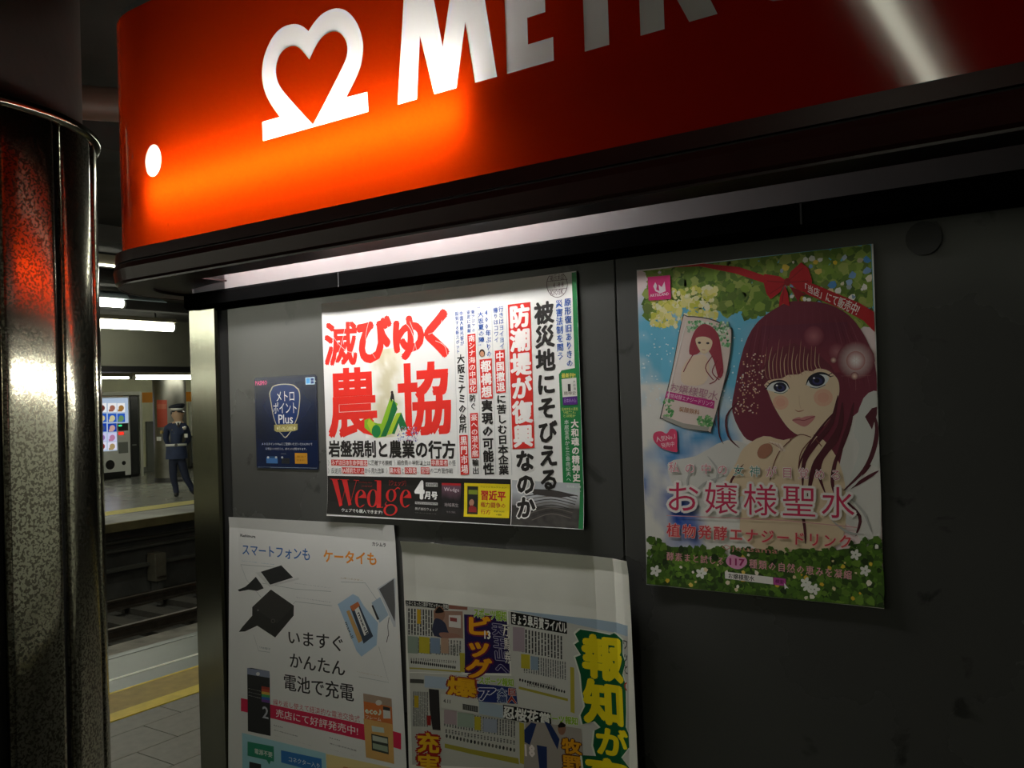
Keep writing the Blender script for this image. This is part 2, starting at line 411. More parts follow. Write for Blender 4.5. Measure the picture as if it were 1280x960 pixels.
MB().cyl((KX0 - .03, 1.25, 1.755), (KX0 - .03, 5.85, 1.755), .018, 12).build('tube', M['sidetube'], t)

# ============================================================ ILLUMINATED SIGN
SY, SR, SXL, ST, SB = 0.928, 0.18, -1.614, 2.372, 1.935
arc = [(SXL + SR + SR * cos(t), SY + SR + SR * sin(t), cos(t), sin(t)) for t in [radians(270 - 90 * i / 16) for i in range(17)]]
path = [(1.6, SY, 0, -1)] + arc + [(SXL, 6.1, -1, 0)]
def sweep(mb, prof, closed=True):
    n = len(prof); vs = []
    for (x, y, nx, ny) in path:
        for off, z in prof: vs.append((x + nx * off, y + ny * off, z))
    fs = []
    for i in range(len(path) - 1):
        for j in range(n if closed else n - 1):
            k = (j + 1) % n; fs.append((i * n + j, i * n + k, (i + 1) * n + k, (i + 1) * n + j))
    mb.add(vs, fs)
    if closed:
        for b in (0, (len(path) - 1) * n):
            k = len(mb.v) - len(vs)
            mb.f.append([k + b + j for j in range(n)]); mb.m.append(0); mb.sm.append(False)
    return mb
sign = thing('illuminated_shop_sign', 'long red backlit shop sign with white heart emblem and lettering', 'sign', (0, SY + .1, SB))
def P1(pts): return [(onY(300 + x / 3.2, y / 3.2, SY).x, onY(300 + x / 3.2, y / 3.2, SY).z) for x, y in pts]
def smooth_poly(pts, sharp, sub=4):
    """closed Catmull-Rom through pts; indices in sharp stay corners"""
    out = []; n = len(pts)
    for i in range(n):
        p0, p1, p2, p3 = pts[i - 1], pts[i], pts[(i + 1) % n], pts[(i + 2) % n]
        if i in sharp: p0 = p1
        if (i + 1) % n in sharp: p3 = p2
        if i in sharp and (i + 1) % n in sharp: out.append(p1); continue
        for k in range(sub):
            t = k / sub
            out.append(tuple(0.5 * (2 * b + (c - a) * t + (2 * a - 5 * b + 4 * c - d) * t * t + (3 * b - a - 3 * c + d) * t ** 3)
                             for a, b, c, d in zip(p0, p1, p2, p3)))
    return out
h_out = [(90, 488), (160, 468), (120, 410), (95, 350), (89, 290), (98, 225), (128, 155), (168, 112), (215, 97), (250, 105), (275, 125),
         (300, 88), (335, 53), (385, 34), (432, 48), (471, 98), (492, 170), (488, 240), (470, 300), (425, 390), (510, 368), (514, 448), (93, 565)]
h_in = [(293, 500), (210, 408), (160, 345), (144, 290), (152, 236), (175, 200), (210, 184), (240, 194), (278, 238), (306, 180), (335, 143),
        (372, 126), (405, 136), (428, 175), (428, 225), (405, 280), (350, 390)]
heart_o = P1(smooth_poly(h_out, {0, 1, 10, 19, 20, 21, 22})); heart_i = P1(smooth_poly(h_in, {0, 8}))
zb, zt = 2.064, 2.241
letters = []      # (outline, [counters])
letters.append(([(-.811, zb), (-.776, zb), (-.767, 2.150), (-.745, zb), (-.707, zb), (-.689, 2.148), (-.676, zb), (-.641, zb), (-.667, zt),
                 (-.7005, zt), (-.728, 2.124), (-.750, zt), (-.790, zt)], []))
letters.append(([(-.625, zb), (-.555, zb), (-.555, 2.093), (-.592, 2.093), (-.592, 2.127), (-.565, 2.127), (-.565, 2.156), (-.592, 2.156),
                 (-.592, 2.211), (-.557, 2.211), (-.557, zt), (-.625, zt)], []))
letters.append(([(-.511, zb), (-.478, zb), (-.478, 2.211), (-.449, 2.211), (-.449, zt), (-.540, zt), (-.540, 2.211), (-.511, 2.211)], []))
letters.append(([(-.437, zb), (-.407, zb), (-.407, 2.128), (-.377, zb), (-.344, zb), (-.374, 2.135), (-.356, 2.150), (-.348, 2.178), (-.350, 2.210),
                 (-.366, 2.233), (-.390, zt), (-.437, zt)], [[(-.407, 2.158), (-.390, 2.160), (-.381, 2.172), (-.380, 2.192), (-.388, 2.208), (-.407, 2.212)]]))
def ell(cx, cz, a, b, n=32): return [(cx + a * cos(2 * pi * i / n), cz + b * sin(2 * pi * i / n)) for i in range(n)]
letters.append((ell(-.272, 2.152, .054, .093), [ell(-.272, 2.152, .022, .062, 24)]))
letters.append(([(-.196, 2.195), (-.184, 2.195), (-.178, zt), (-.200, zt)], []))
sx = -.130
letters.append((smooth_poly([(sx - .040, 2.070), (sx - .005, 2.062), (sx + .034, 2.078), (sx + .042, 2.112), (sx + .022, 2.146), (sx - .006, 2.166), (sx - .010, 2.194),
                 (sx + .008, 2.212), (sx + .034, 2.204), (sx + .034, 2.234), (sx + .004, 2.243), (sx - .034, 2.226), (sx - .042, 2.190), (sx - .022, 2.154), (sx + .006, 2.132), (sx + .009, 2.108),
                 (sx - .008, 2.092), (sx - .040, 2.102)], {0, 8, 9, 17}, 3), []))
dot = ell(-1.383, 2.088, .0235, .0285, 28)
emblem = (heart_o, [heart_i])
def flat(mb, loops, y):
    """planar region with holes at depth y, facing the street"""
    vl = [[Vector((x, z, 0)) for x, z in lp] for lp in loops]
    tr = tessellate_polygon(vl); fl_ = [p for lp in vl for p in lp]
    out = []
    for t in tr:
        a, b, c = (fl_[i] for i in t)
        out.append(tuple(t) if (b - a).cross(c - a).z > 0 else tuple(reversed(t)))   # normals towards -Y
    return mb.add([(p.x, y, p.y) for p in fl_], out)
face = MB()
flat(face, [[(SXL + SR, SB), (1.6, SB), (1.6, ST), (SXL + SR, ST)], dot, heart_o] + [l[0] for l in letters], SY)
flat(face, [heart_i], SY)
for l in letters:
    for h in l[1]: flat(face, [h], SY)
k = len(face.v)
cp = arc + [(SXL, 6.1, -1, 0)]
face.add([(x, y, z) for x, y, _, _ in cp for z in (SB, ST)], [(2 * i, 2 * i + 1, 2 * i + 3, 2 * i + 2) for i in range(len(cp) - 1)], True)
face.build('face', M['red'], sign, recalc=False)
def letter_obj(name, l, lab=None):
    mb = MB(); flat(mb, [l[0]] + l[1], SY - .0006)
    o = mb.build(name, M['milk'], sign, recalc=False)
    return o
letter_obj('dot', (dot, [])); letter_obj('heart_emblem', emblem)
for l in letters: letter_obj('letter', l)
fa = MB(); sweep(fa, [(-.004, 1.938), (.012, 1.938), (.0135, 1.918), (-.002, 1.918)]); fa.build('upper_trim', M['fascia'], sign)
fa = MB(); sweep(fa, [(-.002, 1.9175), (.008, 1.9175), (.008, 1.9145), (-.002, 1.9145)]); fa.build('groove', M['groove'], sign)
fa = MB(); sweep(fa, [(-.002, 1.914), (.0135, 1.914), (.0165, 1.905), (.0135, 1.884), (.007, 1.880), (-.002, 1.880)]); fa.build('lower_trim', M['fascia'], sign)
fa = MB(); sweep(fa, [(.006, 1.8785), (.006, 1.8815), (-.052, 1.8815), (-.052, 1.8785)]); fa.build('underside', M['lip'], sign)
fa = MB(); sweep(fa, [(.0085, 1.8775), (.0085, 1.8805), (.0045, 1.8805), (.0045, 1.8775)]); fa.build('rim', M['lip'], sign)
fa = MB(); sweep(fa, [(-.047, 1.8815), (-.052, 1.8815), (-.052, 1.893), (-.047, 1.893)]); fa.build('inner_lip', M['fascia'], sign)
fa = MB().box(-1.40, 1.6, D + .002, D + .006, 1.872, 2.37); fa.box(KX0 + .0, KX0 + .006, D + .006, 6.1, 1.8, 2.37)
fa.build('lamp_tray', M['inner'], sign)
# closed top and the blanking plate under the rounded corner
tp = MB(); n = len(path)
top = [(x - nx * .002, y - ny * .002) for x, y, nx, ny in path]
tp.prism(top + [(KX0 + .2, 6.1), (KX0 + .2, D + .15), (1.6, D + .15)], 'z', ST, ST + .012); tp.build('top_cover', M['dark'], sign)
bp_ = MB(); q = [(x - nx * .05, y - ny * .05) for x, y, nx, ny in arc]
bp_.prism([(-1.36, SY + .05)] + q + [(SXL + .05, 1.22), (KX0, 1.22), (KX0, D), (-1.40, D - .024), (-1.36, D - .024)], 'z', 1.884, 1.887)
bp_.build('blanking_plate', M['lip'], sign)
def tube_lamp(p0, p1, r, mat, parent, capr=None, name='tube'):
    p0 = Vector(p0); p1 = Vector(p1); d = (p1 - p0).normalized()
    o = MB().cyl(p0, p1, r, 14).build(name, mat, parent)
    for a_, b_ in ((p0 - d * .03, p0), (p1, p1 + d * .03)): MB().cyl(a_, b_, r * 1.06, 12).build('end_cap', M['white'], parent)
    return o
tube_lamp((-1.40, SY + .036, 2.033), (-.70, SY + .036, 2.033), .014, M['tube'], sign)
tube_lamp((SXL + .042, 1.30, 2.05), (SXL + .042, 5.8, 2.05), .014, M['tube'], sign)

# ============================================================ STEEL COLUMN
CC = (-2.413, 0.968); CR = 0.40
col = thing('steel_column', 'round stainless column with etched panels left of the kiosk', 'column', (CC[0], CC[1], 0))
MB().cyl((CC[0], CC[1], 0), (CC[0], CC[1], 2.34), CR - .02, 48).build('core', M['groove'], col)
gap = 0.012 / CR
for k in range(15):
    a0 = radians(22.1 + 24 * k) + gap; a1 = radians(22.1 + 24 * (k + 1)) - gap
    prof = [(a0, CR - .016), (a0, CR - .004), (a0 + .010, CR - .001)]
    prof += [(a0 + (a1 - a0) * i / 10, CR) for i in range(1, 10)]
    prof += [(a1 - .010, CR - .001), (a1, CR - .004), (a1, CR - .016)]
    m = MB(); vs = [(CC[0] + r * cos(t), CC[1] + r * sin(t), z) for t, r in prof for z in (0.12, 2.335)]
    m.add(vs, [(2 * i, 2 * i + 2, 2 * i + 3, 2 * i + 1) for i in range(len(prof) - 1)], True)
    m.build('panel', M['etched'], col)
MB().lathe((CC[0], CC[1], 0), [(CR - .03, 2.335), (CR + .004, 2.335), (CR + .012, 2.342), (CR + .012, 2.356), (CR + .002, 2.362), (CR - .05, 2.362)], 60).build('collar', M['brushed'], col)
MB().lathe((CC[0], CC[1], 0), [(CR - .03, 0), (CR + .006, 0), (CR + .006, .12), (CR - .03, .12)], 48).build('skirt', M['dark'], col)
MB().cyl((CC[0], CC[1], 2.36), (CC[0], CC[1], 3.22), CR - .03, 40).build('upper_shaft', M['ceil'], col)
# services hanging in the dark above
t = thing('ceiling_duct', 'dark pipe run hanging under the ceiling above the column', 'pipe', (-3.2, 1.0, 3.0))
MB().cyl((-4.9, .2, 2.92), (-3.3, 2.2, 2.92), .07, 14).build('pipe', pbr('brown pipe', (.10, .06, .045), .5), t)
for s_ in (.2, .75):
    x = -4.9 + 1.6 * s_; y = .2 + 2 * s_
    MB().cyl((x, y, 2.98), (x, y, 3.22), .012, 8).build('hanger', M['dark'], t)

# ============================================================ CEILING LAMPS
def ceil_lamp(label, x, y0, y1, z, r, mat, hood=None, group='ceiling lamps', w=.12):
    t = thing('ceiling_lamp', label, 'lamp', (x, (y0 + y1) / 2, z + .1), group)
    MB().prism([(x - w * .5, z + r + .07), (x - w, z + r + .01), (x - w, z + r), (x + w, z + r), (x + w, z + r + .01), (x + w * .5, z + r + .07)], 'y', y0 - .04, y1 + .04).build('housing', hood or M['white'], t)
    tube_lamp((x, y0, z), (x, y1, z), r, mat, t)
    for yy in (y0 + .3, y1 - .3):
        MB().cyl((x, yy, z + r + .06), (x, yy, 3.23 if x > -14 else 2.47), .012, 8).build('hanger', M['dark'], t)
    return t
ceil_lamp('fluorescent batten behind the viewer mirrored in the sign', -.60, -3.2, -.75, 2.95, .028, M['ceiltube'])
ceil_lamp('unseen batten added behind the sign to light the near platform floor', -4.3, 3.3, 8.5, 3.0, .03, M['ceiltube'])  # added lamp, hidden by the sign, that brightens the near platform floor
t = ceil_lamp('fluorescent lamp with pale blue reflector nearest the kiosk over the tracks', -10.2, 1.5, 6.35, 2.98, .05, M['backtube'], M['hood'], w=.10)
MB().prism([(-10.22, 3.04), (-10.55, 3.17), (-10.55, 3.18), (-10.22, 3.05)], 'y', 1.4, 7.0).build('reflector', M['hood'], t)
ceil_lamp('lamp over the near track far behind the viewer', -10.2, -14, .8, 2.98, .05, M['backtube'], M['hood'], w=.10)
ceil_lamp('thick fluorescent lamp with a rounded end over the far platform edge', -12.8, 3.0, 8.85, 2.99, .07, M['backtube'], M['beige'], w=.10)
ceil_lamp('fluorescent lamp over the far platform edge behind the viewer', -12.8, -14, 2.4, 2.99, .07, M['backtube'], M['beige'], w=.10)
ceil_lamp('thin bright fluorescent lamp above the guard and the far pillar', -16.7, 10.65, 16.0, 2.32, .045, M['backtube'], M['beige'], w=.06)
ceil_lamp('thinner fluorescent lamp above the vending machine', -16.7, 5.0, 10.5, 2.31, .022, M['backtube'], M['beige'], w=.04)
ceil_lamp('fluorescent lamp of the far platform behind the viewer', -16.7, -14, 4.6, 2.32, .045, M['backtube'], M['beige'], w=.06)
t = thing('cable_trunking', 'beige trunking with a lit lower edge high above the tracks', 'trunking', (-8.3, 5, 3.12))
MB().box(-8.4, -8.2, 1.0, 9.0, 3.10, 3.20).build('casing', M['beige'], t)
MB().box(-8.22, -8.195, 1.0, 9.0, 3.085, 3.10).build('light_strip', M['backtube'], t)

# ============================================================ FAR PILLAR, VENDING MACHINE
pc = onZ(214.5, 603); pc = Vector((pc.x, pc.y, 0)) + Vector((pc.x, pc.y, 0)).normalized() * .36
t = thing('far_pillar', 'steel-clad pillar standing right behind the uniformed guard', 'pillar', (pc.x, pc.y, 0))
MB().lathe(pc, [(.355, 0.1), (.355, 2.30)], 40).build('cladding', pbr('dull steel', (.22, .215, .19), .38, 1.0, .1, 5), t)
MB().lathe(pc, [(.36, 2.30), (.375, 2.31), (.375, 2.46)], 40).build('capital', M['dark'], t)
MB().lathe(pc, [(.365, 0), (.365, .1), (.35, .1)], 40).build('skirt', M['dark'], t)
dirc = Vector((-pc.x, -pc.y, 0)).normalized(); lat = Vector((-dirc.y, dirc.x, 0))   # lat = image right
def pil_plate(px0, px1, py0, py1, name, mat, parent, off):
    """curved plate on the far pillar between two picture columns"""
    d0 = pc.length; vs = []
    for i in range(7):
        px = px0 + (px1 - px0) * i / 6
        r_ = ray(px, 550); r2 = Vector((r_.x, r_.y, 0)).normalized(); s_ = r2.x * (-pc.y) - r2.y * (-pc.x)
        lateral = (Vector((pc.x, pc.y, 0)).cross(r2)).z
        a_ = math.asin(max(-.99, min(.99, -lateral / (.355))))
        n_ = dirc * cos(a_) + lat * sin(a_)
        p = Vector((pc.x, pc.y, 0)) + n_ * (.355 + off)
        for py in (py0, py1):
            zz = 1.65 + (p.xy.length) * (onZ(px, py, 0) if py > 520 else onZ(px, py, 3.0)).z * 0 if False else None
            rr = ray(px, py); zz = 1.65 + rr.z / sqrt(rr.x ** 2 + rr.y ** 2) * p.xy.length
            vs.append((p.x, p.y, zz))
    return MB().add(vs, [(2 * i, 2 * i + 2, 2 * i + 3, 2 * i + 1) for i in range(6)], True).build(name, mat, parent)
rp = pil_plate(197.5, 210, 500, 534, 'red_sign', pbr('red notice', (.30, .04, .02), .5), t, .006)
pil_plate(196.5, 199, 546, 551, 'white_label', M['white'], t, .01); pil_plate(199, 202, 546, 551, 'white_label', M['white'], t, .008)
pil_plate(198.5, 209, 505, 511, 'red_sign_caption', pbr('faded red', (.34, .10, .06), .5), t, .009)

VX = -19.9
y0 = onX(112, 550, VX).y; y1 = onX(163.3, 550, VX).y; y2 = onX(174.5, 550, VX).y; y3 = onX(177.5, 550, VX).y
vm = thing('vending_machine', 'white vending machine with a lit window of snack pictures', 'vending machine', (VX - .35, (y0 + y1) / 2, 0))
MB().bbox(VX - .7, VX, y0, y1, .06, 1.99, .015).build('body', pbr('vending white', (.62, .63, .6), .4), vm)
MB().box(VX - .65, VX - .05, y0 + .05, y1 - .05, 0, .06).build('plinth', M['blacks'], vm)
def vpt(px, py): return onX(px, py, VX)
def vbox(px0, px1, py0, py1, off, name, mat, par):
    a = vpt(px0, py0); b = vpt(px1, py1)
    return MB().box(VX - .002, VX + off, min(a.y, b.y), max(a.y, b.y), min(a.z, b.z), max(a.z, b.z)).build(name, mat, par)
glow = emit('lit window', (.62, .78, 1.0), .6)
win = vbox(121, 160.5, 498, 528.5, .006, 'display_window', glow, vm)
win2 = vbox(121, 146.5, 528.5, 563, .006, 'display_window', glow, vm)
cols_ = [(121.5, 133), (134.5, 145.5), (146.3, 156)]
rws = [(504, 515, 'ffffff', ('70342c', 'b0705c', 'b08040'), 3), (517, 527.5, '2f62c8', ('e8d9a0', 'e0d8a8', '6f9a6a'), 3),
       (529.5, 539.5, '1d45b0', ('4c5c88', 'd9b0a8', None), 2), (541.5, 551.5, 'd8d8ff', ('9a76b8', 'c98ab0', None), 2), (553, 562, 'f0ecff', ('8c3030', 'b8a070', None), 2)]
for (py0, py1, bg, cs, n_) in rws:
    for j in range(n_):
        x0, x1 = cols_[j]
        o = vbox(x0, x1, py0, py1, .012, 'product_picture', emit('picture ' + bg, srgb(bg), .75), vm)
        if cs[j]:
            a = vpt((x0 + x1) / 2, (py0 + py1) / 2); r_ = .07
            mb = MB(); mb.cyl((VX + .012, a.y, a.z - .01), (VX + .018, a.y, a.z - .01), r_, 10); mb.box(VX + .012, VX + .017, a.y - .09, a.y + .02, a.z - .095, a.z - .04)
            mb.build('product', emit('product ' + cs[j], srgb(cs[j]), .7), o)
vbox(147.5, 160, 529.5, 538, .01, 'control_panel', M['blacks'], vm)
vbox(148, 152, 531, 533, .014, 'green_lamp', emit('green lamp', (.05, .8, .3), 1.0), vm)
vbox(148, 154.5, 540, 543.5, .014, 'red_display', emit('red display', (1, .05, .03), .9), vm)
vbox(148, 160, 553, 566, .01, 'coin_tray', M['grey'], vm)
for (px, py, rr) in ((137.5, 581, .115), (154.7, 578.7, .05)):
    a = vpt(px, py); MB().cyl((VX, a.y, a.z), (VX + .01, a.y, a.z), rr, 20).build('round_port', M['blacks'], vm)
vbox(127, 156.5, 591.5, 595, .008, 'delivery_slot', M['blacks'], vm)
t = thing('dark_locker', 'tall black cabinet fitted against the right side of the vending machine', 'cabinet', (VX - .3, (y1 + y2) / 2, 0))
MB().bbox(VX - .65, VX - .02, y1 + .01, y2, 0.04, 1.99, .01).build('body', M['blacks'], t)
MB().box(VX - .02, VX - .012, y1 + .04, y2 - .03, .1, 1.9).build('door', pbr('dark door', (.03, .032, .03), .25), t)
a = vpt(167, 557); MB().box(VX - .012, VX - .004, a.y - .03, a.y + .08, a.z, a.z + .03).build('handle', M['grey'], t)
MB().box(VX - .6, VX - .05, y1 + .02, y2 - .01, 0, .04).build('plinth', M['blacks'], t)
fr = thing('surround_frame', 'white frame around the vending machine and black cabinet', 'frame', (VX, y3, 0))
MB().box(VX - .7, VX + .01, y2 + .02, y3 + .02, 0, 2.10).build('upright', pbr('frame white', (.5, .5, .42), .5), fr)
MB().box(VX - .7, VX + .01, y0, y2 + .02, 2.01, 2.10).build('lintel', pbr('frame white b', (.5, .5, .42), .5), fr)

# ============================================================ STATION GUARD
def skin_body(name, nodes, edges, parent, mats, pick, sub=2):
    me = bpy.data.meshes.new(name); org = ORI[parent.name]
    keys = list(nodes); me.from_pydata([Vector(nodes[k][0]) - org for k in keys], [(keys.index(a), keys.index(b)) for a, b in edges], [])
    o = bpy.data.objects.new(name, me); C.objects.link(o)
    md = o.modifiers.new('s', 'SKIN'); sv = me.skin_vertices[0].data
    for i, k in enumerate(keys):
        r_ = nodes[k][1]; sv[i].radius = r_ if isinstance(r_, tuple) else (r_, r_); sv[i].use_root = (i == 0)
    md.use_smooth_shade = True
    ms = o.modifiers.new('u', 'SUBSURF'); ms.levels = sub; ms.render_levels = sub
    bpy.context.view_layer.update()
    nm = bpy.data.meshes.new_from_object(o.evaluated_get(bpy.context.evaluated_depsgraph_get()))
    bpy.data.objects.remove(o)
    o = bpy.data.objects.new(name, nm); C.objects.link(o); o.parent = parent; nm.materials.clear()
    for m in mats: nm.materials.append(m)
    for p in nm.polygons: p.material_index = pick(p.center + org); p.use_smooth = True
    return o
GP = onZ(231, 622); GP.z = 0
gd = Vector((-GP.x, -GP.y, 0)).normalized(); gr = Vector((-gd.y, gd.x, 0))      # towards viewer / picture right
GS = GP.xy.length
def G(px, py, f=0.0):
    r_ = ray(px, py); h = sqrt(r_.x ** 2 + r_.y ** 2); d_ = GS - f
    return Vector((r_.x / h * d_, r_.y / h * d_, 1.65 + r_.z / h * d_))
guard = thing('person', 'uniformed guard in navy jacket, peaked cap and white belt standing on far platform', 'person', (GP.x, GP.y, 0))
navy = pbr('navy uniform', (.022, .035, .085), .75, 0, .2, 8); navyd = pbr('navy trousers', (.012, .018, .045), .8, 0, .2, 8)
skin = pbr('skin', (.50, .33, .22), .55); blk = M['blacks']
feetL = G(221.5, 620); feetL.z = .07; feetR = G(243.5, 619); feetR.z = .07
nodes = {
 'pelvis': (G(221, 571), (.155, .115)), 'waist': (G(220, 559), (.14, .105)), 'belly': (G(220.5, 550), (.15, .11)), 'chest': (G(221, 540), (.175, .12)),
 'uchest': (G(221.5, 533), (.15, .10)), 'neck': (G(223, 527), .055), 'jaw': (G(222.6, 522.3, .02), .10), 'head': (G(221.8, 517.5, .0), (.125, .13)), 'crown': (G(221.2, 513, 0), (.085, .09)),
 'shL': (G(209.5, 533.5), .075), 'elL': (G(206.8, 548, -.10), .056), 'wrL': (G(213, 560, -.17), .036), 'hdL': (G(218, 562, -.19), .042),
 'shR': (G(231.5, 533.5), .075), 'elR': (G(236.5, 548.5, -.12), .052), 'wrR': (G(229, 560, -.18), .036), 'hdR': (G(223.5, 562, -.20), .042),
 'hipL': (G(216.5, 575), .098), 'knL': (G(216.5, 597, .02), .068), 'anL': (Vector((*G(221, 615).xy, .12)), .05), 'toL': (feetL + gd * .13 - gr * .02 - Vector((0, 0, .025)), .045), 'heL': (feetL - gd * .04 - Vector((0, 0, .02)), .045),
 'hipR': (G(226, 575), .098), 'knR': (G(232.5, 597, .03), .068), 'anR': (Vector((*G(241.5, 615).xy, .12)), .05), 'toR': (feetR + gd * .10 + gr * .08 - Vector((0, 0, .025)), .045), 'heR': (feetR - gd * .04 - Vector((0, 0, .02)), .045)}
edges = [('pelvis', 'waist'), ('waist', 'belly'), ('belly', 'chest'), ('chest', 'uchest'), ('uchest', 'neck'), ('neck', 'jaw'), ('jaw', 'head'), ('head', 'crown'),
         ('uchest', 'shL'), ('shL', 'elL'), ('elL', 'wrL'), ('wrL', 'hdL'), ('uchest', 'shR'), ('shR', 'elR'), ('elR', 'wrR'), ('wrR', 'hdR'),
         ('pelvis', 'hipL'), ('hipL', 'knL'), ('knL', 'anL'), ('anL', 'toL'), ('anL', 'heL'), ('pelvis', 'hipR'), ('hipR', 'knR'), ('knR', 'anR'), ('anR', 'toR'), ('anR', 'heR')]
zn = G(223, 528.5).z; zw = G(221, 565).z; zwr = G(213, 560).z
hands = [nodes['hdL'][0], nodes['hdR'][0]]
def pick(c):
    if c.z > zn and (c - nodes['neck'][0]).xy.length < .14: return 0
    if min((c - h).length for h in hands) < .07: return 0
    if c.z < .11: return 3
    return 2 if c.z < zw else 1
body = skin_body('body', nodes, edges, guard, [skin, navy, navyd, blk], pick)
# five fingers on each clasped hand
for hi, h in enumerate(hands):
    mb = MB()
    for k in range(4):
        a = h + Vector((0, 0, .028 - .018 * k)) - gd * .02; s_ = 1 if hi == 0 else -1
        b = a + gr * s_ * (.045 + .006 * (k in (1, 2))); c_ = b - Vector((0, 0, .022)) + gd * .01
        mb.cyl(a, b, .009, 8, .008); mb.cyl(b, c_, .008, 8, .006)
    a = h + Vector((0, 0, .03)); mb.cyl(a, a + Vector((0, 0, .03)) + gr * .02, .010, 8, .008)
    mb.build('fingers', skin, guard)
# jacket skirt, belt, collar, tie, badges
def ring(zc, rx, ry, cxy, n=24): return [(cxy.x + gr.x * rx * cos(2 * pi * i / n) + gd.x * ry * sin(2 * pi * i / n), cxy.y + gr.y * rx * cos(2 * pi * i / n) + gd.y * ry * sin(2 * pi * i / n), zc) for i in range(n)]
def loft(rings):
    n = len(rings[0]); return [p for r_ in rings for p in r_], [(j * n + i, j * n + (i + 1) % n, (j + 1) * n + (i + 1) % n, (j + 1) * n + i) for j in range(len(rings) - 1) for i in range(n)]
w0 = G(220.2, 556); w1 = G(221, 572)
mb = MB(); mb.add(*loft([ring(w1.z - .02, .195, .15, w1), ring(w1.z + .05, .19, .15, w1), ring(w0.z - .04, .175, .135, w0), ring(w0.z + .03, .172, .13, w0)]), True); mb.build('jacket_skirt', navy, guard)
mb = MB(); mb.add(*loft([ring(w0.z - .022, .178, .137, w0), ring(w0.z - .022, .184, .143, w0), ring(w0.z + .022, .184, .143, w0), ring(w0.z + .022, .178, .137, w0)]), True)
bl = mb.build('belt', pbr('white belt', (.6, .62, .6), .5), guard)
bc = w0 + gd * .143; MB().cyl(bc, bc + gd * .01, .028, 12).build('buckle', M['chrome'], bl)
cb = G(222.5, 529, .105); mb = MB()
mb.add([cb + gr * a_ + Vector((0, 0, z_)) for a_, z_ in ((-.05, .03), (.055, .03), (.005, -.085))] + [cb + gd * .012 + gr * a_ + Vector((0, 0, z_)) for a_, z_ in ((-.045, .025), (.05, .025), (.005, -.075))],
       [(0, 1, 2), (3, 5, 4), (0, 3, 4, 1), (1, 4, 5, 2), (2, 5, 3, 0)]); mb.build('collar', M['white'], guard)
mb = MB(); mb.add([cb + gd * .02 + gr * a_ + Vector((0, 0, z_)) for a_, z_ in ((-.012, .012), (.022, .012), (.028, -.05), (.005, -.09), (-.016, -.05))] + [cb + gd * .013 + Vector((0, 0, -.03))],
       [(0, 1, 2, 3, 4), (0, 1, 5), (1, 2, 5), (2, 3, 5), (3, 4, 5), (4, 0, 5)]); mb.build('necktie', blk, guard)
for (px, py, r_, nm, mt) in ((230.5, 535, .035, 'badge', M['chrome']), (214.5, 537.5, .012, 'button', M['chrome']), (217, 541, .012, 'button', M['chrome'])):
    p = G(px, py, .13 if px < 225 else .105); MB().cyl(p - gd * .02, p + gd * .01, r_, 14).build(nm, mt, guard)
p = G(232.5, 544.5, .105); MB().add([p + gr * a_ + Vector((0, 0, z_)) + gd * e_ for e_ in (-.02, .008) for a_, z_ in ((-.028, -.035), (.028, -.035), (.028, .035), (-.028, .035))],
       [(0, 1, 2, 3), (4, 5, 6, 7), (0, 1, 5, 4), (1, 2, 6, 5), (2, 3, 7, 6), (3, 0, 4, 7)]).build('name_card', M['white'], guard)
p = G(204.5, 540, .0); MB().cyl(p - gr * .02, p - gr * .045 + gd * .02, .03, 12).build('sleeve_patch', pbr('patch', (.35, .25, .08), .6), guard)
# head: the face looks to picture right
hc = G(221.3, 517); fd = (gr * .86 + gd * .5).normalized(); sd = Vector((-fd.y, fd.x, 0))
mb = MB(); mb.cyl(hc + fd * .105 + Vector((0, 0, .012)), hc + fd * .135 - Vector((0, 0, .018)), .008, 8, .016); mb.build('nose', skin, guard)
for s_ in (-1, 1):
    mb = MB(); mb.cyl(hc + sd * .098 * s_ - fd * .01 + Vector((0, 0, -.025)), hc + sd * .102 * s_ - fd * .015 + Vector((0, 0, .028)), .016, 8, .02); mb.build('ear', skin, guard)
    e_ = hc + fd * .108 + sd * .035 * s_ + Vector((0, 0, .018)); MB().cyl(e_, e_ + fd * .008, .010, 10).build('eye', blk, guard)
m_ = hc + fd * .108 - Vector((0, 0, .045)); MB().cyl(m_ - sd * .022, m_ + sd * .022, .006, 8).build('mouth', pbr('lips', (.35, .15, .12), .5), guard)
mb = MB(); hcc = hc - fd * .02 + Vector((0, 0, .03))
for a_ in range(-6, 7):
    t_ = radians(180 + a_ * 16); d_ = fd * cos(t_) + sd * sin(t_)
    mb.cyl(hcc + d_ * .086 + Vector((0, 0, .02)), hcc + d_ * .080 - Vector((0, 0, .05)), .018, 6, .012)
mb.build('hair', blk, guard)
capz = hc.z + .06
def cring(z_, r_, tilt=0.0, e=1.0, n=28):
    return [(hc.x + fd.x * r_ * e * cos(2 * pi * i / n) + sd.x * r_ * sin(2 * pi * i / n), hc.y + fd.y * r_ * e * cos(2 * pi * i / n) + sd.y * r_ * sin(2 * pi * i / n), z_ + tilt * cos(2 * pi * i / n)) for i in range(n)]
cap = MB(); cap.add(*loft([cring(capz + .04, .105, -.004), cring(capz + .055, .135, .014), cring(capz + .085, .150, .024), cring(capz + .105, .12, .02), cring(capz + .115, .05, .012), cring(capz + .116, .001, .01)]), True)
cp_ = cap.build('cap', pbr('cap cloth', (.012, .016, .03), .7), guard)
mb = MB(); mb.add(*loft([cring(capz + .006, .100, -.006, 1.05), cring(capz + .006, .104, -.006, 1.05), cring(capz + .042, .110, -.004, 1.03), cring(capz + .042, .104, -.004, 1.03)]), True); mb.build('cap_band', M['white'], cp_)
vz = capz + .0; vis = [(fd * (.10 * cos(t_)) + sd * (.10 * sin(t_))) for t_ in [radians(-62 + 124 * i / 10) for i in range(11)]]
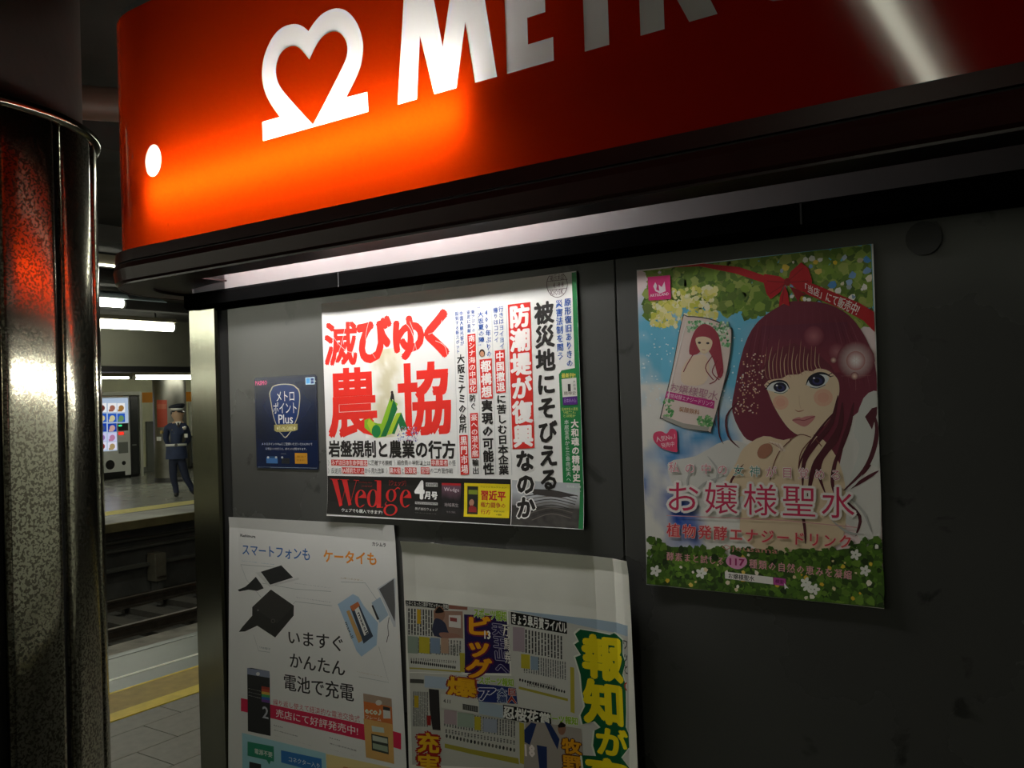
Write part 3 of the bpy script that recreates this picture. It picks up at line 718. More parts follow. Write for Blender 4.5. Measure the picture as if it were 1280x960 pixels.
vo = [(fd * (.155 * cos(t_) + .01) + sd * (.125 * sin(t_))) for t_ in [radians(-62 + 124 * i / 10) for i in range(11)]]
mb = MB(); mb.add([hc + v_ + Vector((0, 0, .048)) for v_ in vis] + [hc + v_ + Vector((0, 0, .028)) for v_ in vo], [(i, i + 1, 12 + i, 11 + i) for i in range(10)], True)
mb.add([hc + v_ + Vector((0, 0, .044)) for v_ in vis] + [hc + v_ + Vector((0, 0, .024)) for v_ in vo], [(i, 11 + i, 12 + i, i + 1) for i in range(10)], True); mb.build('visor', blk, cp_)

# ============================================================ PRINTED SHEETS
def ink_mat(name, rough, spec=0.4):
    m, N, L = new_mat(name)
    o = N.new('ShaderNodeOutputMaterial'); b = N.new('ShaderNodeBsdfPrincipled'); L.new(b.outputs[0], o.inputs[0])
    a = N.new('ShaderNodeVertexColor'); a.layer_name = 'ink'; L.new(a.outputs[0], b.inputs['Base Color'])
    b.inputs['Roughness'].default_value = rough; b.inputs['Specular IOR Level'].default_value = spec
    return m
INK = ink_mat('printed ink', 0.5); INKN = ink_mat('newspaper ink', 0.8, 0.15); INKG = ink_mat('laminated ink', 0.16, 0.5)
_gc = {}
def text_mesh(s, bold, res):
    k = (s, bold, res)
    if k not in _gc:
        c = bpy.data.curves.new('t', 'FONT'); c.body = s; c.size = 1; c.resolution_u = res; c.offset = bold
        o = bpy.data.objects.new('t', c); m = o.to_mesh()
        _gc[k] = ([(v.co.x, v.co.y) for v in m.vertices], [tuple(p.vertices) for p in m.polygons])
        o.to_mesh_clear(); bpy.data.objects.remove(o); bpy.data.curves.remove(c)
    return _gc[k]
def hsh(i, j, s=0):
    n = (i * 374761393 + j * 668265263 + s * 974634777) & 0xffffffff
    n = ((n ^ (n >> 13)) * 1274126177) & 0xffffffff
    return ((n ^ (n >> 16)) & 0xffff) / 65535
def vnoise(x, y, s=0):
    i, j = floor(x), floor(y); a, b = x - i, y - j; a = a * a * (3 - 2 * a); b = b * b * (3 - 2 * b)
    return (hsh(i, j, s) * (1 - a) + hsh(i + 1, j, s) * a) * (1 - b) + (hsh(i, j + 1, s) * (1 - a) + hsh(i + 1, j + 1, s) * a) * b
def fbm(x, y, s=0, o=4): return sum(vnoise(x * 2 ** k, y * 2 ** k, s + k) / 2 ** (k + 1) for k in range(o)) / (1 - .5 ** o)
def mixc(a, b, t): t = max(0, min(1, t)); return tuple(p + (q - p) * t for p, q in zip(a, b))
def cat(pts, closed=True, sub=3):
    if closed: return smooth_poly(pts, set(), sub)
    n = len(pts); out = []
    for i in range(n - 1):
        p0 = pts[max(0, i - 1)]; p1 = pts[i]; p2 = pts[i + 1]; p3 = pts[min(n - 1, i + 2)]
        for k in range(sub):
            t = k / sub
            out.append(tuple(0.5 * (2 * b + (c - a) * t + (2 * a - 5 * b + 4 * c - d) * t * t + (3 * b - a - 3 * c + d) * t ** 3) for a, b, c, d in zip(p0, p1, p2, p3)))
    return out + [pts[-1]]

class Sheet:
    """a sheet of paper on the kiosk wall; artwork is laid out on the wall plane"""
    def __init__(s, name, label, group, corners, mat, fx=((0, 0), (1, 0)), fz=((0, 0), (1, 0)), ink=None, lift=.0012, y=D, cat_='poster', round_=0):
        P = [onY(*c, D) for c in corners]
        s.P = [(p.x, p.z) for p in P]; s.ink = ink or INK
        s.x0 = (P[0].x + P[3].x) / 2; s.x1 = (P[1].x + P[2].x) / 2; s.z1 = (P[0].z + P[1].z) / 2; s.z0 = (P[2].z + P[3].z) / 2
        s.base = None; s.mx = 0; s.fx = fx; s.fz = fz; s.y = y - lift; s.lay = 0
        s.new()
        cx = [s.x0 + (s.x1 - s.x0) * a for a, _ in fx]; cz = [s.z0 + (s.z1 - s.z0) * a for a, _ in fz]
        s.cx = cx; s.cz = cz
        s.top = thing(name, label, cat_, ((s.x0 + s.x1) / 2, s.y, s.z0), group)
        # paper: front and back, 0.25 mm thick
        mb = MB()
        if round_:
            r = round_; q = []
            for (x, z, a) in ((s.x1 - r, s.z1 - r, 0), (s.x0 + r, s.z1 - r, 90), (s.x0 + r, s.z0 + r, 180), (s.x1 - r, s.z0 + r, 270)):
                q += [(x + r * cos(radians(a + t)), z + r * sin(radians(a + t))) for t in (0, 22, 45, 67, 90)]
            mb.prism(q, 'y', s.y, s.y + .0008)
        else:
            nn = 8; A, B, C_, D_ = s.P; us = [i / nn for i in range(nn + 1)]
            def pt(u, w_): return tuple((D_[k] * (1 - u) + C_[k] * u) * (1 - w_) + (A[k] * (1 - u) + B[k] * u) * w_ for k in (0, 1))
            V_, G_ = s.cut([(pt(u, w_)[0], 0, pt(u, w_)[1]) for w_ in us for u in us], [(a, a + 1, a + nn + 2, a + nn + 1) for j in range(nn) for i in range(nn) for a in [j * (nn + 1) + i]])
            n = len(V_); F2 = [(x, s.y - s.warp(x, z), z) for x, _, z in V_] + [(x, s.y + .0004 - s.warp(x, z), z) for x, _, z in V_]
            ed = {}
            for f in G_:
                for k in range(len(f)):
                    a, b = f[k], f[(k + 1) % len(f)]; ed[(a, b)] = 1
            mb.add(F2, [tuple(f) for f in G_] + [tuple(n + i for i in reversed(f)) for f in G_] + [(b, a, n + a, n + b) for a, b in ed if (b, a) not in ed])
        mb.build('paper', mat, s.top, recalc=False if not round_ else True)
    def new(s): s.v = []; s.f = []; s.c = []
    def pl(s, tab, t):
        if t <= tab[0][0]: return tab[0][1]
        for (a, p), (b, q) in zip(tab[:-1], tab[1:]):
            if t <= b: return p + (q - p) * (t - a) / (b - a)
        return tab[-1][1]
    def warp(s, x, z): return s.pl(s.fx, (x - s.x0) / (s.x1 - s.x0)) + s.pl(s.fz, (z - s.z0) / (s.z1 - s.z0))
    def raw(s, pts, tris, cols, step=True):
        if step: s.lay += 1
        elif step is None: s.lay += .25
        k = len(s.v); s.v += [(x, s.lay * 2e-6, z) for x, z in pts]
        s.f += [tuple(k + i for i in t) for t in tris]
        s.c += cols if isinstance(cols, list) else [cols] * len(pts)
    def W(s, p): q = onY(p[0], p[1], D); return (q.x, q.z)
    def poly(s, pts, col, smooth=False, step=True, holes=()):
        if isinstance(col, str): col = srgb(col)
        if smooth: pts = cat(pts)
        vl = [[Vector((*s.W(p), 0)) for p in lp] for lp in [pts, *holes]]
        tr = tessellate_polygon(vl); s.raw([(p.x, p.y) for lp in vl for p in lp], tr, col, step)
    def rect(s, x0, y0, x1, y1, col, step=True):
        a = s.W((x0, y0)); b = s.W((x1, y1)); col = srgb(col) if isinstance(col, str) else col
        s.raw([a, (b[0], a[1]), b, (a[0], b[1])], [(0, 1, 2), (0, 2, 3)], col, step)
    def line(s, pts, w, col, smooth=True, step=True, taper=False):
        """ribbon of width w px along picture points"""
        if isinstance(col, str): col = srgb(col)
        if smooth and len(pts) > 2: pts = cat(pts, False, 4)
        q = [s.W(p) for p in pts]; k = .00095 * w; n = len(q); vs = []
        for i in range(n):
            a = q[max(0, i - 1)]; b = q[min(n - 1, i + 1)]; dx, dz = b[0] - a[0], b[1] - a[1]; l = sqrt(dx * dx + dz * dz) or 1
            h = k / 2 * ((1 - abs(2 * i / (n - 1) - 1) ** 2 * .85) if taper else 1)
            vs += [(q[i][0] - dz / l * h, q[i][1] + dx / l * h), (q[i][0] + dz / l * h, q[i][1] - dx / l * h)]
        s.raw(vs, [t for i in range(n - 1) for t in ((2 * i, 2 * i + 1, 2 * i + 3), (2 * i, 2 * i + 3, 2 * i + 2))], col, step)
    def ell(s, cx, cy, rx, ry, col, n=20, hole=None, step=True, rot=0):
        e = lambda a, b: [(cx + a * cos(2 * pi * i / n) * cos(rot) - b * sin(2 * pi * i / n) * sin(rot), cy + a * cos(2 * pi * i / n) * sin(rot) + b * sin(2 * pi * i / n) * cos(rot)) for i in range(n)]
        s.poly(e(rx, ry), col, step=step, holes=[e(*hole)] if hole else ())
    def quad(s, x0, y0, x1, y1):
        a = s.W((x0, y0)); b = s.W((x1, y1)); return [a, (b[0], a[1]), b, (a[0], b[1])]
    def put(s, vs, fs, box, quad, col, step=True):
        bx0, by0, bx1, by1 = box; A, B, C_, D_ = quad; out = []
        for x, y in vs:
            u = (x - bx0) / (bx1 - bx0); v = (by1 - y) / (by1 - by0)
            out.append(tuple((A[i] * (1 - u) + B[i] * u) * (1 - v) + (D_[i] * (1 - u) + C_[i] * u) * v for i in (0, 1)))
        s.raw(out, fs, col, step)
    def text(s, t, x0, y0, x1, y1, col, bold=0.0, vert=False, tight=False, quad=None, res=1, halo=None):
        col = srgb(col) if isinstance(col, str) else col
        q = [s.W(p) for p in quad] if quad else s.quad(x0, y0, x1, y1)
        if s.base is not None: s.lay = s.base
        if halo: s.text(t, x0, y0, x1, y1, halo[0], halo[1], vert, False, quad, res)
        if vert:
            n = len(t); A, B, C_, D_ = q; s.lay += 1; lend = s.lay + 3.5
            L_ = lambda p, r, f: tuple(p[i] + (r[i] - p[i]) * f for i in (0, 1))
            for k, ch in enumerate(t):
                if ch == ' ': continue
                vs, fs = text_mesh(ch, 0, res)
                if ch in 'ー〜…': vs = [(.5 + (y - .38), .38 - (x - .5)) for x, y in vs]; 
                cell = [L_(A, D_, k / n), L_(B, C_, k / n), L_(B, C_, (k + 1) / n), L_(A, D_, (k + 1) / n)]
                s.puts(vs, fs, (-.02, -.14, 1.02, .90), cell, col, bold, False)
            s.lay = lend
        else:
            vs, fs = text_mesh(t, 0, res)
            if not vs: return
            X = [v[0] for v in vs]; Y = [v[1] for v in vs]
            if tight: box = (min(X), min(Y), max(X), max(Y))
            else: box = (0, -.12, sum(1.0 if ord(c) > 255 else .0 for c in t) or max(X), .88) if all(ord(c) > 255 for c in t) else (min(X), -.12, max(X), .88)
            s.puts(vs, fs, box, q, col, bold, True)
    def level(s, on):
        """lettering that does not overlap lies on one level"""
        if on: s.base = s.lay
        else: s.base = None; s.lay = s.mx + 1
    def puts(s, vs, fs, box, q, col, b, step):
        """heavier lettering: the glyph is struck several times, slightly shifted"""
        if abs(b) < .008: sh = [(0, 0)]
        elif b <= .02: sh = [(-b, 0), (b, 0), (0, b)]
        elif b <= .035: sh = [(-b, -b), (b, -b), (-b, b), (b, b)]
        else: sh = [(b * cos(k * pi / 4), b * sin(k * pi / 4)) for k in range(8)] + ([(b / 2, 0), (-b / 2, 0), (0, b / 2), (0, -b / 2)] if b > .06 else [])
        if step: s.lay += 1
        l0 = s.lay
        for dx, dy in sh: s.put([(x + dx, y + dy) for x, y in vs], fs, box, q, col, None)
        s.mx = max(s.mx, s.lay); s.lay = l0 + (.25 * len(sh) if step else 0)
    def glow(s, cx, cy, r, c0, c1, n=18):
        c0, c1 = srgb(c0), srgb(c1); p = [s.W((cx, cy))] + [s.W((cx + r * cos(2 * pi * i / n), cy + r * sin(2 * pi * i / n))) for i in range(n)]
        s.raw(p, [(0, 1 + i, 1 + (i + 1) % n) for i in range(n)], [c0] + [c1] * n)
    def mosaic(s, corners, nx, ny, fn):
        """smooth painted ground: grid over a picture quad, colour from fn(u, v)"""
        A, B, C_, D_ = [s.W(p) for p in corners]; vs = []; cs = []
        for j in range(ny + 1):
            for i in range(nx + 1):
                u, v = i / nx, j / ny
                vs.append(tuple((A[k] * (1 - u) + B[k] * u) * (1 - v) + (D_[k] * (1 - u) + C_[k] * u) * v for k in (0, 1))); cs.append(fn(u, v))
        s.raw(vs, [t for j in range(ny) for i in range(nx) for a in [j * (nx + 1) + i] for t in ((a, a + nx + 1, a + nx + 2), (a, a + nx + 2, a + 1))], cs)
    def blobs(s, n, place, size, cols, seed=1, k=6, asp=1.0):
        """painted leaves and petals"""
        R = random.Random(seed); cols = [srgb(c) for c in cols]
        l0 = s.lay = s.lay + 1
        for lay in range(1):
            for _ in range(n):
                s.lay = l0 + .25 * (_ % 200)
                p = place(R)
                if not p: continue
                c = s.W(p); r = size * .00095 * R.uniform(.5, 1.3); a0 = R.uniform(0, 6.3); col = mixc(R.choice(cols), R.choice(cols), R.random() * .5)
                pts = [(c[0] + r * R.uniform(.55, 1.1) * cos(a0 + 2 * pi * i / k), c[1] + asp * r * R.uniform(.55, 1.1) * sin(a0 + 2 * pi * i / k)) for i in range(k)]
                pts = [(min(max(x, s.x0 + .001), s.x1 - .001), min(max(z, s.z0 + .001), s.z1 - .001)) for x, z in pts]
                s.raw(pts, [(0, i, i + 1) for i in range(1, k - 1)], col, False)
        s.lay = l0 + .25 * min(n, 200) + 1
    def cut(s, V_, F_):
        for ax, cuts in ((0, s.cx[1:-1]), (2, s.cz[1:-1])):      # crease lines of the sheet cut the print too
            for cut in cuts:
                out = []; mid = {}
                for f in F_:
                    d = [V_[i][ax] - cut for i in f]
                    if min(d) > -1e-6 or max(d) < 1e-6: out.append(f); continue
                    lo = []; hi = []
                    for k in range(len(f)):
                        a, b = f[k], f[(k + 1) % len(f)]; da, db = d[k], d[(k + 1) % len(f)]
                        if da <= 0: lo.append(a)
                        if da >= 0: hi.append(a)
                        if da * db < 0:
                            key = (min(a, b), max(a, b))
                            if key not in mid:
                                t = da / (da - db); mid[key] = len(V_); V_.append(tuple(p + (q - p) * t for p, q in zip(V_[a], V_[b])))
                            lo.append(mid[key]); hi.append(mid[key])
                    for h in (lo, hi):
                        if len(h) > 2: out.append(tuple(h))
                F_ = out
        G_ = []
        for f in F_:
            a_ = sum(V_[f[k]][0] * V_[f[(k + 1) % len(f)]][2] - V_[f[(k + 1) % len(f)]][0] * V_[f[k]][2] for k in range(len(f)))
            if len(set(f)) == len(f) and abs(a_) > 1e-11: G_.append(f if a_ > 0 else tuple(reversed(f)))
        return V_, G_
    def flush(s, name):
        org = ORI[s.top.name]; e = .0004
        V_, G_ = s.cut([(min(max(p[0], s.x0 + e), s.x1 - e), p[1] + 1e-5, min(max(p[2], s.z0 + e), s.z1 - e), *c) for p, c in zip(s.v, s.c)], s.f)
        me = bpy.data.meshes.new(name)
        me.from_pydata([(v[0] - org.x, s.y - v[1] - s.warp(v[0], v[2]) - org.y, v[2] - org.z) for v in V_], [], G_)
        ca = me.color_attributes.new('ink', 'FLOAT_COLOR', 'POINT')
        ca.data.foreach_set('color', [x for v in V_ for x in (*v[3:], 1.0)])
        me.update(); me.materials.append(s.ink)
        o = bpy.data.objects.new(name, me); C.objects.link(o); o.parent = s.top; ORI[o.name] = org
        s.new(); return o

# ---------------------------------------------------------------- 1 small blue sticker
s = Sheet('sticker', 'small dark blue sticker with a shield emblem left of the magazine poster', None, [(318, 472), (396, 468), (399, 584), (322, 588)], M['gloss'],
          ink=INKG, cat_='sticker', round_=.005)
def B(zx, zy): return (300 + zx / 6.858, 460 + zy / 6.858)
s.poly([B(135, 95), B(650, 70), B(672, 870), B(155, 862)], '0a1a3e')
s.mosaic([B(135, 130), B(652, 110), B(664, 620), B(147, 620)], 10, 10, lambda u, v: mixc(srgb('0d2450'), srgb('07122e'), abs(u - .5) * 1.6 + abs(v - .4)))
s.flush('ground_print')
sh = [(270, 180), (285, 155), (330, 140), (395, 135), (460, 143), (490, 165), (510, 185), (520, 230), (518, 300), (505, 400), (480, 470), (440, 545), (392, 600), (350, 550), (310, 480), (285, 400), (268, 300), (255, 220)]
s.poly([B(*p) for p in sh], 'b9b59c', True)
cxs, cys = 390, 350
s.poly([B(cxs + (x - cxs) * .94, cys + (y - cys) * .965) for x, y in sh], '0c2c66', True)
s.poly([B(345, 545), B(440, 540), B(392, 592)], '0a1a3e'); s.line([B(340, 545), B(392, 598), B(445, 540)], 1.0, 'b9b59c', False)
s.poly([B(298, 487), B(498, 478), B(498, 530), B(470, 540), B(398, 545), B(320, 548), B(298, 535)], 'a39a5c')
s.text('★To Me CARD★', *B(318, 498), *B(482, 532), 'e8e0b0', .01, tight=True)
s.flush('shield_emblem')
s.text('メトロ', *B(310, 192), *B(478, 290), 'd8dce0', .0, res=3)
s.text('ポイント', *B(285, 292), *B(498, 394), 'd8dce0', .0, res=3)
s.text('Plus', *B(333, 400), *B(458, 475), 'd8dce0', -.01, tight=True, res=3)
s.text('PASMO', *B(135, 112), *B(238, 145), 'e8588c', .02, tight=True)
s.text('メトロポイントPlusにご登録いただいたPASMOで', *B(190, 638), *B(625, 665), 'c8ccd0', .005)
s.text('お支払いいただくと、ポイントが貯まります。', *B(222, 680), *B(585, 706), 'c8ccd0', .005)
s.line([B(160, 848), B(664, 858)], .7, '8090a0', False)
s.rect(*B(565, 82), *B(645, 140), 'bcd8ea'); s.rect(*B(572, 88), *B(605, 133), '4aa0dc'); s.rect(*B(610, 88), *B(638, 108), '12306c'); s.rect(*B(610, 112), *B(638, 133), '12306c')
s.line([B(645, 112), B(665, 112)], .8, 'e0e0e0', False)
s.rect(*B(230, 770), *B(328, 818), '3f6fa8'); s.rect(*B(240, 755), *B(318, 772), '24456c'); s.ell(*B(245, 766), 1.4, 1.4, 'c8ccd0'); s.ell(*B(314, 766), 1.4, 1.4, 'c8ccd0')
s.rect(*B(360, 772), *B(430, 820), '20242c'); s.ell(*B(366, 766), 1.3, 1.3, 'c8ccd0'); s.text('または', *B(355, 728), *B(400, 742), '8890a0')
s.rect(*B(474, 728), *B(583, 822), 'c08a28'); s.text('電車に乗って', *B(490, 750), *B(570, 770), '7a4a10'); s.text('貯まる!', *B(490, 780), *B(560, 800), '7a4a10')
s.flush('lettering')

# ---------------------------------------------------------------- 2 magazine poster
s = Sheet('poster', 'wide white magazine poster with large red characters and black footer strip', None, [(403, 380), (722, 339), (733, 661), (412, 644)], M['paper'],
          fx=((0, .001), (.08, 0), (.9, 0), (1, .0025)), fz=((0, .005), (.06, .002), (.15, 0), (1, 0)))
# ground: green strip and box, black footer, roof photograph
s.poly([(716, 340), (722, 339.5), (733, 660.5), (726.5, 660.2)], '0f7a3c')
s.poly([(703, 463), (720, 460), (729.5, 617), (708, 616.5), (705, 613), (699.5, 468)], '0f7a3c')
s.poly([(410.5, 594.5), (639, 599), (641, 655.5), (412.2, 643.6)], '0d0708')
s.flush('ground_print')
s.mosaic([(640.5, 600), (726.3, 604), (726.5, 660), (641.6, 655.5)], 40, 26, lambda u, v: mixc(srgb('b8bcc0'), srgb('55504c'), (v - .15 - .25 * fbm(u * 4, v * 3, 5)) * 3) if v < .55 else mixc(srgb('4c4844'), srgb('1e1c1c'), fbm(u * 14, v * 9, 6)))
for i in range(9): s.line([(655 + i * 1.5, 616 + i * 4.2), (690, 613 + i * 3.6), (724 - i, 620 + i * 3.4)], 1.3, '2a2624' if i % 2 else '605a54')
s.poly([(663, 611), (690, 612), (724, 619), (700, 622), (668, 618)], '35302e')
s.flush('roof_photograph')
R_ = 'e8281c'
s.mosaic([(455, 440), (512, 432), (512, 545), (458, 548)], 16, 24, lambda u, v: mixc(srgb('f8f8f4'), srgb('cfc8a8'), (1.35 - abs(u - .5) * 2.9) * fbm(u * 6, v * 8, 2) * 1.7))
s.text('滅', 407, 404.5, 448, 459, R_, .022, res=3, quad=[(406, 402), (448, 400), (447, 457), (406, 459)])
s.text('び', 0, 0, 0, 0, R_, .05, res=3, quad=[(444, 396), (489, 393), (491, 452), (446, 456)])
s.text('ゆ', 0, 0, 0, 0, R_, .05, res=3, quad=[(487, 395), (532, 390), (534, 448), (489, 453)])
s.text('く', 0, 0, 0, 0, R_, .055, res=3, quad=[(522, 388), (573, 382), (574, 446), (524, 450)])
s.text('農', 0, 0, 0, 0, R_, .024, res=3, quad=[(409, 460), (472, 456), (475, 546), (411, 549)])
s.text('協', 0, 0, 0, 0, R_, .028, res=3, quad=[(496, 454), (565, 449), (567, 543), (499, 547)])
for p in ([(412, 412), (424, 430), (437, 440), (446, 438)], [(432, 408), (428, 428), (420, 452)], [(462, 400), (458, 425), (470, 448)], [(500, 398), (514, 412), (522, 440)], [(513, 402), (520, 425), (514, 446)], [(536, 418), (549, 412), (553, 400)], [(545, 426), (556, 432), (560, 445)]):
    s.line(p, .7, 'f4e8e4')
s.flush('headline_lettering')
Z7 = lambda x, y: (400 + x * .1875, 480 + y * .1875)
s.poly([Z7(*p) for p in ((300, 240), (335, 228), (362, 255), (385, 262), (412, 265), (470, 95), (522, 132), (440, 350), (380, 360), (345, 330), (300, 290))], '86b820')
s.poly([Z7(*p) for p in ((330, 232), (362, 258), (395, 300), (395, 350), (345, 325), (318, 262))], 'b4cc30')
s.poly([Z7(*p) for p in ((495, 100), (520, 165), (445, 350), (408, 350), (455, 240))], '0b6b33')
s.ell(*Z7(378, 315), 5.6, 8, '0e7a3a')
s.poly([Z7(*p) for p in ((512, 195), (545, 190), (520, 250), (490, 330), (450, 340), (470, 290))], 'a4c428')
s.poly([Z7(*p) for p in ((545, 190), (590, 300), (545, 318), (528, 262), (500, 335), (482, 330), (520, 240))], '0b6b33')
s.poly([Z7(*p) for p in ((478, 60), (492, 58), (498, 80), (500, 112), (486, 100), (480, 122), (472, 95))], '1c1a18'); s.ell(*Z7(484, 56), 1.6, 2, '3a2a20')
s.blobs(120, lambda R: Z7(520 + R.random() * 135, 285 + R.random() * 95), 1.6, ('2a50a0', '8090c0', 'e8e8f0', 'a04040', 'd8e0f0'), 11)
s.flush('arrow_illustration')
K = '15100e'
s.text('岩盤規制と農業の行方', 411.5, 550, 571, 574, K, .03, res=2)
y_ = 574.2
def line_boxes(y0, y1, segs):
    for x0, x1, t, red in segs:
        if red: s.rect(x0, y0 - .3, x1, y1 + .3, 'c83028'); s.text(t, x0 + .3, y0, x1 - .3, y1, 'f4e8e4', .01)
        else: s.text(t, x0, y0, x1, y1, K, .0)
line_boxes(574.6, 582.4, [(411, 415, '〉', 0), (415, 460, 'みずほ日本生命伊藤忠', 1), (460.5, 491, 'に匹敵する規模', 0), (493, 497, '〉', 0), (497, 539, '組合員の半数以上は', 0), (539.5, 560.5, '非農業者', 1), (561, 570.5, 'の怪', 0)])
line_boxes(584.3, 592.2, [(411, 415, '〉', 0), (415, 427.5, '反逆児', 0), (428, 456, 'JA越前たけふ', 1), (456.5, 481, 'から見た改革', 0), (483.5, 487, '〉', 0), (487.5, 501.5, '農水省', 1), (502, 506, 'と', 0), (506.5, 521.5, '公取委', 1), (522, 526, '、', 0), (526.5, 537.5, '官邸', 1), (538, 567, 'の二方面作戦', 0)])
Bl = '1a56b0'; s.level(True)
s.text('原形復旧ありきの', 0, 0, 0, 0, Bl, .02, True, quad=[(706, 373), (715.5, 372), (718.5, 459), (709, 459.5)])
s.text('災害法制を問う', 0, 0, 0, 0, Bl, .02, True, quad=[(695, 375), (704.5, 374), (706.5, 450), (697, 451)])
s.text('被災地にそびえる', 0, 0, 0, 0, K, .04, True, quad=[(667.5, 378), (693.5, 374.5), (700, 613), (674.5, 614.5)], res=2)
s.text('行きはヨイヨイ', 0, 0, 0, 0, Bl, .015, True, quad=[(623.5, 383), (630, 382), (631.5, 436), (625, 437)])
s.text('帰りはコワイ', 0, 0, 0, 0, Bl, .015, True, quad=[(616.8, 384.5), (623, 384), (624.5, 428), (618.5, 429)])
s.text('に苦しむ日本企業', 0, 0, 0, 0, K, .03, True, quad=[(620.5, 493), (633.5, 492), (637, 593.5), (624, 594)])
s.text('400年ぶりの', 0, 0, 0, 0, Bl, .015, True, quad=[(606.5, 386.5), (613.5, 385.5), (615.8, 446), (608.5, 447)])
s.text('“大坂夏の陣”', 0, 0, 0, 0, Bl, .015, True, quad=[(597.3, 382), (604.8, 381), (606.8, 436), (599, 437)])
s.text('実現の可能性', 0, 0, 0, 0, K, .035, True, quad=[(602, 499.5), (616.5, 499), (619, 593.5), (604.5, 594)])
s.text('東アジアの', 0, 0, 0, 0, Bl, .01, True, quad=[(589.3, 387.5), (594, 387), (595, 415.5), (590.5, 416)])
s.text('安定に貢献', 0, 0, 0, 0, Bl, .01, True, quad=[(583.8, 388), (588.5, 387.5), (589.5, 416), (584.8, 416.5)])
s.text('防ぐ', 0, 0, 0, 0, K, .02, True, quad=[(587, 493), (595.5, 492.5), (596.5, 512.5), (588, 513)])
s.text('輸出', 0, 0, 0, 0, K, .02, True, quad=[(590.5, 573.5), (599.3, 573.3), (600, 593), (591.3, 593.5)])
s.text('中国人観光客が', 0, 0, 0, 0, Bl, .01, True, quad=[(574.8, 389), (579.6, 388.5), (581, 432), (576, 432.5)])
s.text('殺到する新スポット', 0, 0, 0, 0, Bl, .01, True, quad=[(569.2, 389.5), (574, 389), (575.5, 442), (571, 442.5)])
s.text('大阪ミナミの台所', 0, 0, 0, 0, K, .025, True, quad=[(571.5, 443), (581.5, 442), (584.6, 541), (574.6, 542)])
s.text('なのか', 0, 0, 0, 0, K, .05, True, quad=[(644, 562), (668.5, 561), (671.5, 647), (647, 649)], halo=('e8e8e4', .11), res=2); s.level(False)
for pts in ([(582.2, 392), (587.6, 592)], [(597, 390), (602, 592)], [(615.3, 388), (620.6, 592)], [(633.5, 385), (640.5, 594)], [(568, 392), (573.5, 592)]): s.line(pts, .45, '9aa0a4', False)
s.flush('column_lettering')
def rbox(q, t, b=.025):
    s.poly(q, 'd8261c'); A, B_, C_, D_ = q
    s.text(t, 0, 0, 0, 0, 'f6f2ee', b, True, quad=[(A[0] + .6, A[1] + 1), (B_[0] - .6, B_[1] + 1), (C_[0] - .6, C_[1] - 1), (D_[0] + .6, D_[1] - 1)], res=2)
rbox([(635.5, 381), (663.6, 377.5), (668.8, 560), (641.5, 561.5)], '防潮堤が復興', .045)
rbox([(619.2, 438.5), (631.6, 437), (633, 490.5), (620.8, 491.5)], '中国撤退')
rbox([(600.2, 449.5), (615.4, 448), (616.8, 498), (602, 499)], '都構想', .03)
rbox([(585, 418.3), (595, 417), (597, 491), (587, 492)], '南シナ海の中国化', .01)
rbox([(588.3, 516.6), (598, 516), (599.8, 572), (590, 572.6)], '豪への潜水艦', .01)
rbox([(574.8, 544), (585.2, 543.5), (587, 593), (576.5, 593.6)], '黒門市場', .02)
s.ell(603.3, 441.5, 3.6, 5, '3a2418'); s.ell(603.3, 442.5, 2.6, 3.6, 'c08a68')
s.flush('red_boxes')
s.text('大和魂の精神史', 0, 0, 0, 0, 'ece8e0', .03, True, quad=[(714.5, 524), (725, 523.5), (727.5, 602), (717, 602.5)], res=2)
s.text('本居宣長から三島由紀夫へ', 0, 0, 0, 0, 'dce8dc', .0, True, quad=[(706, 524.5), (712.5, 524), (715.5, 602), (709, 602.5)])
s.text('最新刊!!', 703, 466.5, 721, 472, 'e8e060', .02)
s.poly([(703, 474), (722, 472), (723.7, 505.5), (705, 506.5)], 'd8d8d0'); s.poly([(704.2, 496.5), (723.1, 495), (723.7, 505.5), (705, 506.5)], '4c1878')
s.rect(711, 480, 715, 489, '20201c'); s.text('大和魂', 0, 0, 0, 0, '404040', 0, True, quad=[(717.5, 475), (721, 474.6), (721.8, 488), (718.2, 488.4)]); s.text('精神史', 706, 489, 722, 494, '605040'); s.text('日本人の心', 706, 498, 722, 503, 'b090d0')
for k, t in enumerate(('日本文化の源流', '「大和ごころ」', 'とは何か')): s.text(t, 703 + k * .8, 509.5 + k * 4.2, 724 - k * 1.5, 513.2 + k * 4.2, 'd8e070', .0)
s.text('島内景二 著', 709.5, 606, 728, 610, 'd8e0d8'); s.text('定価1600円+税', 709.5, 612, 728, 615, 'b0c8b0')
s.flush('green_box_lettering')
s.ell(697.4, 355.7, 13.6, 16.4, '5a4448', 36, hole=(12.9, 15.7)); s.line([(684.5, 352), (711, 349.5)], .6, '6a5458', False); s.line([(684.5, 363), (710.5, 360.5)], .6, '6a5458', False)
s.text('掲示承認', 688, 343.5, 707, 350.5, '6a5458'); s.text('4.-8.8', 692, 353.5, 706, 359, '8a7478', tight=True); s.text('KIOSK', 689, 363, 706, 368, '6a5458', tight=True)
s.flush('stamp')
